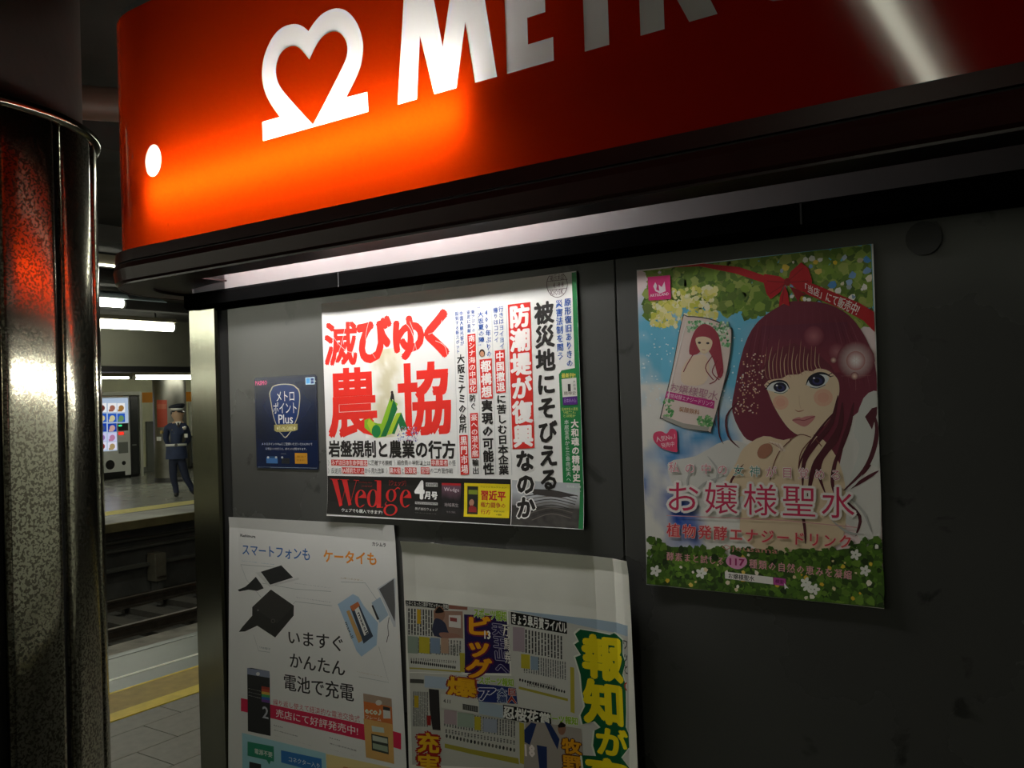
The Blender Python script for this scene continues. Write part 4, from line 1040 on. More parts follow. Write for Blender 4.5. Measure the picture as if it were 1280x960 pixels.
# footer: masthead drawn with thick and thin strokes
RD = 'c81c1c'
def ringl(cx, cy, rx, ry, th, tv=.8): s.ell(cx, cy, rx, ry, RD, 24, hole=(rx - th, ry - tv), step=None)
s.lay += 1
s.poly([(416, 598.5), (422.5, 598.9), (430.5, 631), (427, 633)], RD, step=None); s.poly([(428, 599.2), (434.5, 599.5), (441.5, 630.5), (438, 632)], RD, step=None)
s.line([(428.4, 631.5), (433.5, 606)], 1.0, RD, False, step=None); s.line([(439.4, 630.5), (446.5, 600)], 1.0, RD, False, step=None)
s.line([(414, 598.6), (425, 599.1)], 1, RD, False, step=None); s.line([(426, 599.2), (437, 599.7)], 1, RD, False, step=None); s.line([(443, 600), (449.5, 600.4)], 1, RD, False, step=None)
for cx in (452.5, 508.5):
    w_ = 7.3; s.poly([(cx + w_ * .98 * cos(t), 623 + 11 * sin(t)) for t in [radians(40 + i * 15) for i in range(0, 22)]] + [(cx + 7.3, 622.5), (cx - 3.2, 621.8)] +
                     [(cx + 3.6 * cos(t), 623 + 10.2 * sin(t)) for t in [radians(355 - i * 15) for i in range(2, 21)]] , RD, step=None)
ringl(467.5, 622.5, 7.2, 11, 3.6); s.poly([(471.8, 600.5), (477.2, 600.7), (478.3, 634), (473, 634)], RD, step=None); s.line([(469, 600.6), (477, 600.9)], 1, RD, False, step=None); s.line([(473, 634), (481, 633.6)], 1, RD, False, step=None)
ringl(490.3, 619, 6.6, 7.8, 3.2); ringl(490.5, 637, 8.6, 7.2, 2.6, 1.4); s.line([(485, 627), (483.5, 630.5), (489, 631.5)], 1.6, RD, step=None); s.line([(494, 613), (498, 609.5), (501, 611)], 1.8, RD, step=None)
s.text('Wedge', 0, 0, 0, 0, RD, 0, tight=True) if False else None
s.text('Knowledge Base', 449, 601.5, 466, 604.5, '8a1818', 0, tight=True); s.text('Journal', 453, 606, 466, 609.5, '8a1818', 0, tight=True)
s.text('〔ウェッジ〕', 484, 599.5, 511.5, 608, '9a1c1c', .01)
s.text('ウェブでも購入できます!', 430, 634.6, 480.5, 642.6, 'e4e4e0', .02)
s.text('4', 519.8, 601.3, 531.2, 622.8, 'f0f0ec', .045, tight=True, res=2); s.text('月号', 532, 613.5, 548.5, 624.5, 'f0f0ec', .03)
s.rect(533, 603, 548, 608.5, 'b8b8b4'); s.text('500円', 534, 603.6, 547, 608, '181414', .02)
s.rect(520.5, 626.6, 548.8, 631.2, 'b8b8b4'); s.text('毎月20日発売', 521, 627, 548.4, 630.9, '282424', .01)
s.text('株式会社ウェッジ', 520.8, 633.4, 549.2, 638.8, 'c8c8c4', 0); s.text('http://www.wedge.co.jp', 521.5, 640, 548, 642.2, '989894', 0, tight=True)
s.flush('footer_lettering')
s.mosaic([(553, 603.5), (577, 604.3), (577.6, 645), (553.8, 643.4)], 14, 22, lambda u, v: srgb('b01820') if v < .07 else mixc(srgb('6a4858'), srgb('100c10'), (v - .2) * 2.4 + fbm(u * 5, v * 5, 3) * .5))
s.text('Wedge', 556, 609, 575, 616, 'd8c8d0', 0, tight=True); s.text('地域再生', 557, 628, 575, 634, 'a8a0a0'); s.text('特集', 560, 638, 572, 641.5, '686064')
s.poly([(581, 603.6), (638.2, 605.2), (638.6, 647.2), (582, 645.2)], 'e0cc08')
s.poly([(585, 607.5), (598.5, 608), (599.3, 642.6), (586, 642)], '181a14'); s.rect(586.5, 612, 598, 618, '7a8c20'); s.ell(591, 628, 3, 4.2, 'b08068'); s.poly([(587.5, 634), (591, 631), (597, 634), (597.6, 640), (587.8, 639.5)], '8c2020')
s.text('ウェッジセレクション', 601, 607, 634, 610.6, '4a4410'); s.text('習近平', 601.5, 612.4, 633.6, 626.4, 'b82418', .035); s.text('権力闘争の', 602, 626.8, 634, 635.6, 'a83018', .02); s.text('行方', 602.6, 636, 615.5, 643, 'a83018', .02); s.text('定価1200円', 619, 637.5, 632, 640.5, '202010', .01); s.text('+税', 622, 641.5, 629, 644.5, '202010', .01)
s.flush('book_advertisement')

# ---------------------------------------------------------------- 3 charger poster
s = Sheet('poster', 'pale poster of a battery phone charger at lower left of the wall', None, [(288, 646), (495, 656), (512, 990), (287, 990)], M['paper'],
          fx=((0, .002), (.08, 0), (.92, 0), (1, .003)), fz=((0, 0), (.95, 0), (1, .002)))
A = lambda x, y: (280 + x / 5.565, 640 + y / 5.565)
Q = lambda x, y: (280 + x / 5.565, 790 + y / 5.565)
s.poly([Q(122, 458), Q(340, 505), Q(975, 640), Q(1242, 700), Q(1242, 812), Q(975, 750), Q(340, 600), Q(122, 548)], 'd8164c')
s.mosaic([Q(130, 700), Q(710, 842), Q(730, 1150), Q(135, 1150)], 6, 6, lambda u, v: mixc(srgb('a8d8e4'), srgb('90ccd8'), v))
s.mosaic([Q(712, 845), Q(1255, 960), Q(1262, 1150), Q(730, 1150)], 6, 6, lambda u, v: mixc(srgb('ecd898'), srgb('e8c878'), v))
s.flush('ground_print')
s.level(True)
s.text('スマートフォンも', *A(125, 222), *A(605, 345), '1c62a8', .02, quad=[A(125, 218), A(608, 248), A(608, 345), A(128, 300)], res=2)
s.text('ケータイも', 0, 0, 0, 0, 'f0962a', .022, quad=[A(690, 255), A(1072, 278), A(1074, 375), A(695, 352)], res=2)
s.text('いますぐ', 0, 0, 0, 0, K, .016, quad=[Q(440, -22), Q(845, 20), Q(845, 145), Q(442, 85)], res=3)
s.text('かんたん', 0, 0, 0, 0, K, .016, quad=[Q(455, 135), Q(850, 195), Q(850, 315), Q(455, 250)], res=3)
s.text('電池で充電', 0, 0, 0, 0, K, .016, quad=[Q(415, 283), Q(910, 360), Q(910, 490), Q(415, 405)], res=3)
s.text('繰り返し使えて経済的な電池交換式', 0, 0, 0, 0, 'c8384c', .0, quad=[Q(345, 462), Q(950, 580), Q(950, 632), Q(345, 505)])
s.text('売店にて好評発売中!', 0, 0, 0, 0, 'f4f0ec', .01, quad=[Q(365, 530), Q(935, 655), Q(935, 722), Q(365, 592)], res=2)
for t, q in (('Kashimura', (118, 152, 222, 180)), ('カシムラ', (1035, 208, 1130, 242))): s.text(t, *A(q[0], q[1]), *A(q[2], q[3]), '303438', .03, tight=True)
def cap_(t, q, c='707880', z=A): s.text(t, *z(q[0], q[1]), *z(q[2], q[3]), c, .0)
cap_('microUSB・miniUSB', (125, 335, 355, 368), '6a9cc0'); cap_('iPhone/iPod コネクター', (495, 492, 745, 530)); cap_('単3アルカリ乾電池4本付き', (505, 590, 745, 630)); cap_('au用コネクター', (815, 450, 970, 482), 'b8a070')
cap_('USB端子', (250, 95, 328, 128), '8a9298', Q); cap_('FOMA用コネクター', (930, 272, 1130, 318), 'b8a070', Q); s.level(False)
for pts in ([A(120, 365), A(355, 383)], [A(120, 365), A(160, 470), A(260, 590)], [A(500, 535), A(748, 552)], [A(500, 535), A(270, 495)], [A(755, 652), A(500, 622), A(485, 640)], [A(818, 485), A(985, 492), A(1080, 630)], [Q(210, 20), Q(245, 130), Q(322, 140)], [Q(940, 310), Q(1150, 350), Q(1080, 100)]):
    s.line(pts, .7, '98a0a0', False)
cap_('KJ-273', (350, 640, 412, 668), '303438', Q); cap_('単3×4電池式充電器', (350, 675, 515, 728), '202428', Q); cap_('USB/microUSBケーブル&iPod用', (350, 715, 610, 790), '404448', Q)
cap_('KJ-286', (738, 728, 812, 758), '303438', Q); cap_('単3×2電池式充電器', (740, 768, 925, 830), '202428', Q); cap_('FOMA/ソフト・au', (742, 812, 905, 860), '404448', Q)
s.flush('lettering')
DK = '1a1c1e'
s.poly([A(*p) for p in ((260, 415), (402, 370), (485, 455), (325, 505))], DK); s.poly([A(*p) for p in ((222, 420), (260, 415), (325, 505), (520, 455), (528, 468), (320, 520))], 'd8d8d4')
s.poly([A(*p) for p in ((260, 415), (402, 370), (485, 455), (325, 505))], DK)
s.poly([A(*p) for p in ((100, 540), (150, 520), (180, 495), (225, 450), (262, 500), (280, 530), (235, 548), (175, 540), (110, 552))], DK)
s.poly([A(*p) for p in ((200, 660), (330, 538), (490, 650), (488, 720), (360, 872), (235, 790), (150, 830), (108, 832), (130, 800), (200, 720))], '20201e')
s.poly([A(*p) for p in ((200, 660), (330, 538), (490, 650), (375, 775))], '2c2a28'); s.ell(*A(345, 757), 2.6, 2.6, '585450', hole=(1.9, 1.9)); s.ell(*A(240, 682), 1.2, 1.2, '6a6866')
s.flush('charger_picture')
s.poly([A(*p) for p in ((795, 640), (900, 570), (940, 590), (975, 650), (1075, 770))] + [Q(*p) for p in ((1065, 90), (960, 170), (925, 130), (870, -10))], 'a8c4dc')
s.poly([A(*p) for p in ((880, 655), (935, 622), (1040, 860))] + [Q(1040, 30), Q(975, 80)], '2c3a4c'); s.poly([A(*p) for p in ((905, 660), (935, 645), (1010, 840), (980, 860))], 'e4e4e0'); s.poly([A(*p) for p in ((880, 655), (935, 622), (950, 650), (900, 690))], 'c06c3c')
s.poly([A(*p) for p in ((855, 690), (875, 680), (960, 870))] + [Q(965, 60), Q(940, 75)], 'c49a5c')
s.text('maxell', 0, 0, 0, 0, '202830', .02, tight=True, quad=[A(948, 690), A(1008, 838), A(990, 850), A(932, 705)]); s.text('maxell', 0, 0, 0, 0, '202830', .01, tight=True, quad=[A(862, 760), A(905, 870), A(888, 880), A(845, 770)])
s.poly([A(*p) for p in ((1030, 630), (1090, 590), (1150, 715), (1085, 770))], 'a8bccc'); s.poly([A(*p) for p in ((1030, 650), (1040, 645), (1085, 745), (1070, 750))], '202428')
s.poly([A(*p) for p in ((1070, 530), (1190, 455), (1203, 462), (1203, 795), (1190, 798))], 'c8ccd0'); s.poly([A(*p) for p in ((1082, 535), (1190, 462), (1200, 640), (1198, 760))], '58585a')
s.line([A(1155, 730), A(1145, 790), A(1150, 850), Q(1145, 30), Q(1135, 70)], 1.5, '2a2a2a')
s.flush('battery_holder_picture')
s.poly([Q(165, 250), Q(195, 248), Q(320, 272), Q(322, 300), Q(328, 722), Q(170, 688)], '15181a'); s.poly([Q(165, 250), Q(320, 272), Q(322, 318), Q(165, 292)], '8890a8'); s.ell(*Q(240, 290), 2.4, 2.2, 'e0e0dc')
for k, c in enumerate(('a03428', 'c85030', 'd8b040', '40a060', '3060b0', '6a3a90')): s.poly([Q(265, 375 + k * 18), Q(322, 385 + k * 18), Q(322, 404 + k * 18), Q(265, 393 + k * 18)], c)
s.text('2', 0, 0, 0, 0, 'b8bcc4', .02, tight=True, quad=[Q(272, 515), Q(312, 524), Q(312, 605), Q(272, 595)], res=2)
for k in range(3): s.text('電池式充電器', *Q(172, 392 + k * 24), *Q(260, 410 + k * 24), 'c0c0bc')
s.flush('package_picture')
s.poly([Q(972, 425), Q(1172, 462), Q(1190, 915), Q(992, 870)], 'd07030'); s.poly([Q(972, 425), Q(1172, 462), Q(1175, 520), Q(975, 480)], 'a8907c'); s.ell(*Q(1080, 490), 4, 3.4, 'd8d0c4'); s.poly([Q(975, 600), Q(1180, 640), Q(1190, 915), Q(992, 870)], 'd8a860')
s.text('eco♪', 0, 0, 0, 0, 'd8e8d0', .03, tight=True, quad=[Q(985, 522), Q(1098, 540), Q(1098, 580), Q(985, 562)]); s.text('フレーム', 0, 0, 0, 0, 'e8dcc8', .02, quad=[Q(985, 572), Q(1098, 592), Q(1098, 622), Q(985, 602)])
s.poly([Q(1110, 515), Q(1160, 525), Q(1165, 600), Q(1112, 600)], 'd8d8d0'); s.poly([Q(1110, 515), Q(1160, 525), Q(1160, 548), Q(1110, 540)], '282828'); s.poly([Q(1030, 650), Q(1115, 665), Q(1120, 700), Q(1035, 690)], 'c0d0c8')
s.poly([Q(1028, 705), Q(1145, 730), Q(1150, 850), Q(1033, 820)], '303830'); s.poly([Q(1036, 716), Q(1140, 740), Q(1142, 775), Q(1038, 752)], 'b8c0b0'); s.poly([Q(1038, 770), Q(1142, 795), Q(1144, 835), Q(1040, 808)], '98a890')
s.flush('package_picture')
s.poly([Q(168, 760), Q(350, 795), Q(352, 900), Q(330, 895), Q(318, 920), Q(300, 888), Q(168, 858)], '1c8c6c'); s.text('電源不要', 0, 0, 0, 0, 'e0e8e0', .02, quad=[Q(215, 805), Q(342, 835), Q(342, 875), Q(215, 845)])
s.poly([Q(400, 820), Q(682, 880), Q(686, 980), Q(402, 905)], '2878c0'); s.text('コネクター入り', 0, 0, 0, 0, 'e0ecf0', .01, quad=[Q(450, 860), Q(676, 912), Q(676, 952), Q(450, 900)]); s.poly([Q(180, 900), Q(262, 918), Q(262, 1000), Q(180, 1000)], '1c2024')
s.text('電池式', 0, 0, 0, 0, 'c87830', .02, quad=[Q(830, 930), Q(960, 955), Q(960, 1000), Q(830, 975)])
s.flush('speech_bubbles')

# ---------------------------------------------------------------- 4 drink poster with the drawn woman
s = Sheet('poster', 'tall colourful drink poster with a drawn long-haired woman and a can', None, [(797, 338), (1092, 305), (1106, 760), (810, 730)], M['paper'],
          fx=((0, .0015), (.1, 0), (.9, 0), (1, .001)), fz=((0, .002), (.08, 0), (1, 0)))
V = lambda x, y: (780 + x / 2, 300 + y / 2)
cor = [(797, 338), (1092, 305), (1106, 760), (810, 730)]
def ground(u, v):
    n = fbm(u * 5, v * 6, 21); m = fbm(u * 12 + 3, v * 14, 22)
    sky = mixc(srgb('6cc0e0'), srgb('1450b4'), (v - .35) * 2.6)
    sky = mixc(sky, srgb('e8f4f8'), max(0, m - .55) * 1.5)
    cl = (n - .45) * 5 + (u - .12) * 2.2 * (v > .35) + (v - .45) * 1.4
    if v < .36: cl = (n - .62) * 4
    c = mixc(sky, srgb('eceae4'), cl)
    c = mixc(c, srgb('f0dcdc'), (.14 - v) * 9 * (1 - u * 2.2) + (.1 - u) * 3 * (v < .2))  # pink tint at upper left: the sign's red light put into the print
    return c
s.mosaic(cor, 60, 84, ground)
s.flush('sky_print')
GR = ('6a8a2c', '7c9c34', '58782a', '90a848', '446020', 'a0ac58')
inside = lambda x, y: 797 + (y - 338) * .033 + 1 < x < 1092 + (y - 305) * .031 - 1
def top_leaves(R):
    x = R.uniform(60, 300) if R.random() < .42 else R.uniform(250, 625); b = 150 + 25 * sin(x * .03) if x < 300 else (185 if x < 360 else (150 if x < 480 else 245))
    if 350 < x < 480: b = 175
    y = 60 - (x - 40) * .1 + 8 + (b - 40) * R.random() ** .8
    return V(x, y) if inside(*V(x, y)) else None
s.blobs(1500, top_leaves, 8.5, GR, 31)
s.blobs(260, lambda R: V(R.uniform(70, 230), R.uniform(120, 215)), 5, ('e8e070', 'f0e8a0', 'd0d050', 'f4f0d0'), 32)
s.blobs(50, lambda R: V(R.uniform(380, 620), R.uniform(40, 180)), 4.5, ('f4f0e8', 'e8c830', 'f0f0e8', '4c90d0'), 33)
s.flush('leaf_print')
# figure: hair, face, body
HA = '74283c'; HD = '541a28'; SK = 'ecd4b4'
F8 = lambda x, y: (940 + x / 5.647, 450 + y / 5.647)
F6 = lambda x, y: (940 + x / 5.647, 300 + y / 5.647)
s.poly([V(*p) for p in ((400, 560), (440, 520), (560, 400), (600, 395), (632, 380), (640, 420), (643, 740), (600, 760), (540, 700), (300, 700), (150, 640), (110, 560), (180, 540), (260, 500), (330, 520))], 'dcdad4', True)
s.poly([V(*p) for p in ((400, 160), (445, 153), (510, 160), (565, 190), (605, 245), (628, 310), (633, 390), (600, 420), (560, 460), (540, 560), (500, 620), (470, 560), (400, 520), (330, 505), (300, 490), (272, 430), (278, 370), (300, 270), (335, 205))], HA, True)
s.mosaic([V(345, 215), V(560, 205), V(560, 330), V(345, 340)], 8, 8, lambda u, v: mixc(srgb('6c2840'), srgb('883444'), v))
s.poly([V(*p) for p in ((300, 520), (350, 490), (400, 500), (450, 485), (500, 500), (540, 560), (555, 640), (540, 760), (420, 790), (330, 770), (290, 720), (300, 640), (260, 660), (230, 640), (280, 560))], 'e6cfae', True)
s.flush('figure_print')
s.poly([F8(*p) for p in ((85, 165), (110, 210), (150, 310), (200, 400), (255, 475), (310, 520), (360, 535), (420, 535), (470, 505), (540, 430), (590, 340), (615, 250), (618, 180), (600, 125), (545, 78), (480, 60), (400, 60), (250, 80), (120, 110))], SK, True)
for (cx_, cy_, rx, ry) in ((205, 300, 10, 9), (505, 265, 12, 11)): s.ell(*F8(cx_, cy_), rx, ry, 'ecbca0', 20); s.ell(*F8(cx_, cy_), rx * .6, ry * .6, 'eab098', 16)
# eyes
for (pts, ic, ir, hl) in ((((105, 205), (140, 165), (200, 150), (245, 165), (262, 200), (215, 232), (160, 225)), (200, 192), (8.2, 6.2), (178, 180)), (((385, 170), (410, 125), (465, 98), (520, 102), (545, 130), (520, 170), (460, 195), (410, 185)), (460, 143), (10.2, 7.6), (440, 128))):
    s.poly([F8(*p) for p in pts], 'e8ecec', True); s.ell(*F8(*ic), *ir, '191a34', 20); s.ell(*F8(ic[0] + 4, ic[1] + 6), ir[0] * .62, ir[1] * .6, '38386c', 16); s.ell(*F8(ic[0], ic[1] + 2), ir[0] * .34, ir[1] * .38, '0a0a18', 12); s.ell(*F8(*hl), 1.3, 1.0, 'f0f0f4', 10)
s.line([F8(100, 205), F8(140, 160), F8(200, 147), F8(245, 162), F8(268, 205)], 2.6, '141420', taper=True); s.line([F8(383, 178), F8(408, 125), F8(465, 95), F8(522, 98), F8(562, 122)], 3.0, '141420', taper=True)
for a, b in (((120, 185), (98, 178)), ((110, 200), (88, 205)), ((540, 108), (566, 92)), ((548, 118), (578, 112)), ((130, 172), (112, 158))): s.line([F8(*a), F8(*b)], .9, '141420', False)
s.line([F8(160, 228), F8(215, 236), F8(255, 215)], .8, '3c7878'); s.line([F8(410, 190), F8(465, 198), F8(520, 175)], .8, '3c5878')
s.line([F8(305, 350), F8(325, 362), F8(350, 360), F8(370, 352)], 1.3, 'b87860', taper=True); s.line([F8(335, 250), F8(338, 310), F8(350, 345)], .6, 'd8b898')
s.poly([F8(*p) for p in ((287, 424), (330, 403), (352, 408), (385, 397), (448, 395), (420, 440), (375, 470), (330, 455))], 'd08a88', True); s.line([F8(287, 424), F8(335, 422), (F8(375, 425)), F8(448, 396)], 1.0, '9c4850')
s.flush('face_print')
# fringe and strands
s.poly([F8(*p) for p in ((60, 180), (75, 60), (150, -60), (300, -120), (450, -60), (560, 40), (600, 120), (560, 75), (505, 58), (455, 62), (430, 80), (380, 75), (330, 102), (255, 105), (215, 130), (160, 135), (118, 145), (85, 180))], '702c3c')
for k in range(15):
    x = 95 + k * 27; y = 150 - abs(k - 2) * 5.5 if k < 13 else 75
    s.line([F6(x + 25 - k * 1.5, 700 + (k % 3) * 50), F6(x, 860), F8(x + 6, y - 30), F8(x + 22, y - 4)], 1.1 if k % 2 else .8, 'd8b894' if k % 3 else 'b88870', taper=True)
for pts, w_ in (([(610, 250), (560, 450), (440, 600), (370, 720), (360, 900)], 7), ([(640, 300), (620, 480), (520, 640), (440, 760), (395, 980)], 9), ([(600, 350), (520, 440), (430, 560), (350, 700), (330, 780)], 3), ([(640, 420), (600, 560), (500, 680), (475, 800), (520, 940)], 6), ([(640, 600), (590, 720), (570, 860), (590, 960)], 5),
                ([(720, 300), (690, 450), (630, 620), (600, 720)], 6), ([(850, 340), (890, 480), (870, 640), (800, 780), (650, 920)], 5.5), ([(900, 780), (800, 840), (690, 910)], 4.5)):
    s.line([F8(min(p[0], 898), p[1]) for p in pts], w_, HD, taper=True)
for pts, w_ in (([(268, 320), (240, 400), (238, 480), (250, 510)], 2.2), ([(290, 400), (258, 440), (262, 490), (290, 520)], 3), ([(255, 330), (225, 420), (232, 470)], 1.6), ([(430, 640), (450, 700), (455, 760)], 4), ([(540, 640), (590, 690), (580, 740)], 4), ([(300, 560), (270, 600), (265, 640)], 3)):
    s.line([V(*p) for p in pts], w_, HD, taper=True)
for pts in ([(280, 560), (200, 640), (155, 740), (130, 850)], [(420, 545), (345, 525), (270, 560)], [(455, 560), (495, 610)], [(420, 560), (350, 650), (330, 760)]): s.line([F8(*p) for p in pts], 1.2, '7a4038')
for k in range(26):      # fine highlights through the hair
    a = k / 25; s.line([V(330 + 235 * a, 205 - 30 * sin(pi * a)), V(312 + 285 * a, 285), V(292 + 325 * a, 370 + 10 * sin(k * 2.1))] if k < 5 or k > 19 else [V(330 + 235 * a, 200 - 34 * sin(pi * a)), V(318 + 262 * a, 262 - 8 * sin(pi * a))], .8, '8c4454' if k % 2 else '642034', taper=True)
for pts in ([(250, 590), (200, 610), (165, 650)], [(560, 640), (600, 680), (620, 730)], [(520, 700), (560, 730), (600, 735)], [(180, 560), (160, 600), (170, 640)], [(210, 540), (235, 575), (228, 610)]): s.line([V(*p) for p in pts], 3.2, 'b8b8b4', taper=True)
s.poly([F8(*p) for p in ((40, 650), (70, 600), (130, 590), (145, 640), (100, 690), (55, 690))], 'b07860', True)
for k in range(4): s.line([F8(130 + k * 22, 575 + k * 4), F8(190 + k * 14, 600 + k * 12), F8(200 + k * 8, 640)], 2.2, 'f0dcc8'); s.line([F8(120 + k * 22, 580 + k * 4), F8(180 + k * 14, 606 + k * 12)], .6, 'b08070')
s.poly([V(*p) for p in ((600, 395), (636, 378), (640, 420), (643, 560), (610, 560), (590, 600), (560, 620), (590, 520), (575, 480))], 'd4d6d0', True)
s.line([F8(850, 340), F8(885, 480), F8(860, 640), F8(790, 780), F8(650, 920)], 5.5, HD, taper=True)
s.poly([F8(*p) for p in ((800, 400), (850, 340), (886, 330), (886, 380), (850, 490))], HD)
s.flush('hair_print')
# light flares in the hair
for (x, y, r, c0, c1) in ((440, 680, 13, 'b87078', '7c2e42'), (600, 790, 11, 'b07078', '7c2e40'), (735, 850, 24, 'f4e4e0', '7a2c3c'), (735, 852, 12, 'ffffff', 'b07070'), (578, 848, 4, 'f8dcc8', '7c3440'), (727, 960, 5, 'f8dcc8', '7c3440')):
    s.glow(*F6(x, y), r, c0, c1)
for a, b in (((630, 960), (840, 955)), ((735, 720), (735, 1060)), ((640, 780), (830, 920)), ((640, 930), (830, 780))): s.line([F6(*a), F6(*b)], 1.1, 'c89088', False, taper=True)
R = random.Random(5)
for k in range(120):
    t = R.random(); s.ell(*V(285 + 55 * R.random() - 25 * t + 18, 285 + 150 * t), .7 + R.random() * .7, .7 + R.random() * .6, R.choice(('d8a888', 'f0dcc8', 'e8c0a0')), 5, step=None)
for k in range(150):
    s.ell(*V(R.uniform(48, 300), R.uniform(190, 420)), .6 + R.random() * .8, .6 + R.random() * .8, 'e8f4f8', 5, step=None)
s.flush('sparkle_print')
# ribbon and bow
RB = 'b81420'; RB2 = '8c0c18'
s.poly([V(*p) for p in ((110, 54), (200, 57), (290, 68), (360, 92), (358, 110), (280, 84), (190, 66))], RB)
s.poly([F6(*p) for p in ((380, 300), (440, 312), (640, 395), (760, 445), (868, 508), (875, 650), (790, 570), (640, 490), (500, 430), (380, 380))], RB)
s.poly([F6(*p) for p in ((255, 290), (275, 225), (350, 158), (400, 200), (428, 290), (400, 380), (320, 350))], RB); s.poly([F6(*p) for p in ((248, 290), (200, 258), (90, 240), (85, 300), (105, 380), (135, 418), (205, 365))], RB)
s.poly([F6(*p) for p in ((235, 320), (200, 400), (192, 472), (225, 450), (268, 468), (258, 380))], 'c01824'); s.poly([F6(*p) for p in ((270, 330), (330, 440), (345, 400), (385, 385), (330, 350))], RB2); s.ell(*F6(253, 297), 4, 5, RB2)
for a, b in (((260, 290), (360, 200)), ((262, 300), (400, 290)), ((240, 300), (110, 290)), ((240, 310), (130, 380)), ((230, 345), (215, 440))): s.line([F6(*a), F6(*b)], 1.2, RB2, False)
s.text('「当店」にて販売中!', 0, 0, 0, 0, 'f0e8e4', .02, quad=[F6(378, 305), F6(775, 455), F6(735, 540), F6(378, 362)], res=2)
s.flush('ribbon')
# can
can = [V(*p) for p in ((146, 198), (160, 190), (215, 196), (262, 216), (272, 232), (262, 320), (222, 470), (212, 480), (150, 470), (98, 448), (93, 436), (120, 330))]
s.poly(can, '4a4844', True)
cc = (sum(p[0] for p in can) / 12, sum(p[1] for p in can) / 12)
s.poly([(cc[0] + (p[0] - cc[0]) * .965, cc[1] + (p[1] - cc[1]) * .98) for p in can], 'e6d4cc', True)
cl = random.Random(8)
s.blobs(150, lambda R: V(R.uniform(158, 262), R.uniform(204, 232)) if R.random() < .6 else V(R.uniform(232, 264), R.uniform(220, 268)), 2.6, ('5aa060', '7cb880', 'b8d8b0', '3c8048', 'e8f0e0'), 41)
s.blobs(90, lambda R: V(R.uniform(185, 222), R.uniform(440, 468)) if R.random() < .7 else V(R.uniform(102, 125), R.uniform(400, 440)), 2.4, ('5aa060', '4c9050', '8cc080'), 42)
s.poly([V(*p) for p in ((180, 225), (200, 210), (222, 218), (238, 240), (245, 280), (250, 330), (238, 345), (225, 300), (205, 270), (185, 285), (165, 285), (168, 255))], 'a03848', True)
s.poly([V(*p) for p in ((183, 262), (182, 245), (205, 242), (222, 252), (218, 272), (205, 284), (195, 282))], 'ecd4b4', True); s.ell(*V(190, 257), 2, 1.4, '302028'); s.ell(*V(211, 258), 2, 1.4, '302028'); s.line([V(196, 274), V(205, 275)], .8, 'c05860', False)
s.poly([V(*p) for p in ((160, 300), (185, 288), (205, 290), (215, 320), (200, 360), (150, 360), (145, 330))], 'ead2b8', True)
for p in ([(222, 290), (205, 320), (225, 350)], [(235, 300), (222, 330), (240, 350)], [(175, 285), (160, 310), (150, 330)], [(245, 320), (232, 350), (215, 360)]): s.line([V(*q) for q in p], 1.4, '8c2c3c')
s.text('お嬢様聖水', 0, 0, 0, 0, 'b87890', .0, quad=[V(118, 355), V(240, 378), V(234, 405), V(112, 378)])
s.poly([V(*p) for p in ((108, 378), (228, 402), (226, 422), (104, 394))], 'c02880'); s.text('植物発酵エナジードリンク', 0, 0, 0, 0, 'f0c8e0', .0, quad=[V(110, 381), V(226, 404), V(225, 418), V(107, 393)])
s.text('炭酸飲料', 0, 0, 0, 0, 'b07040', .0, quad=[V(140, 415), V(192, 424), V(190, 438), V(138, 429)])
s.poly([V(*p) for p in ((98, 438), (150, 458), (215, 468), (210, 478), (150, 470), (100, 448))], 'a8a49c')
s.line([V(158, 200), V(128, 320), V(104, 430)], 1.6, 'f4f0ec', taper=True)
s.flush('can_print')
# heart badge, logo box, plants
s.poly([V(*p) for p in ((133, 530), (95, 520), (76, 500), (78, 482), (95, 478), (108, 484), (118, 472), (132, 476), (135, 495), (134, 515))], 'e04870', True)
s.text('人気No.1', 0, 0, 0, 0, 'f4d8e0', .01, quad=[V(80, 492), V(128, 482), V(130, 498), V(84, 506)]); s.text('発売中', 0, 0, 0, 0, 'f4d8e0', .01, quad=[V(92, 508), V(128, 502), V(128, 516), V(98, 520)])
s.flush('heart_badge')
s.poly([V(61, 93), V(117, 88), V(119, 148), V(64, 152)], 'e02c7c'); s.poly([V(*p) for p in ((88, 112), (96, 118), (103, 104), (106, 128), (92, 134), (80, 128), (75, 116), (80, 106), (84, 114), (82, 124), (90, 128))], 'f4e0ea')
s.text('ARTISLAND', 0, 0, 0, 0, 'f4d8e6', .02, tight=True, quad=[V(67, 136), V(114, 131), V(114, 138), V(67, 143)])
s.flush('logo_badge')
s.poly([V(*p) for p in ((72, 790), (100, 768), (160, 772), (220, 800), (270, 790), (330, 770), (400, 785), (440, 770), (510, 778), (570, 770), (640, 790), (650, 918), (60, 858))], '3c5a18', True)
def bot(R):
    x = R.uniform(62, 646); e = 60 if x > 560 or x < 110 else 0
    y0 = 770 - e * .4; y1 = 854 + (x - 60) * .108
    return V(x, y0 + (y1 - y0) * R.random() ** .75)
s.blobs(1300, bot, 5.5, ('3f6018', '588020', '2c4810', '6c9030', '1e340c', '4a7018'), 51)
s.blobs(36, bot, 3.4, ('f0e8d8', 'e8c840', 'f4f0e8', 'd8b030'), 52)
for (x, y) in ((195, 832), (456, 856), (478, 872), (604, 826), (580, 786), (462, 866), (82, 826)):
    for k in range(5):
        a = 6.28 * k / 5; s.ell(*V(x + 8 * cos(a), y + 8 * sin(a)), 3.4, 2.3, 'ecece4', 8, rot=a, step=None)
s.flush('meadow_print')
H1 = 'f6f0ee'
s.level(True)
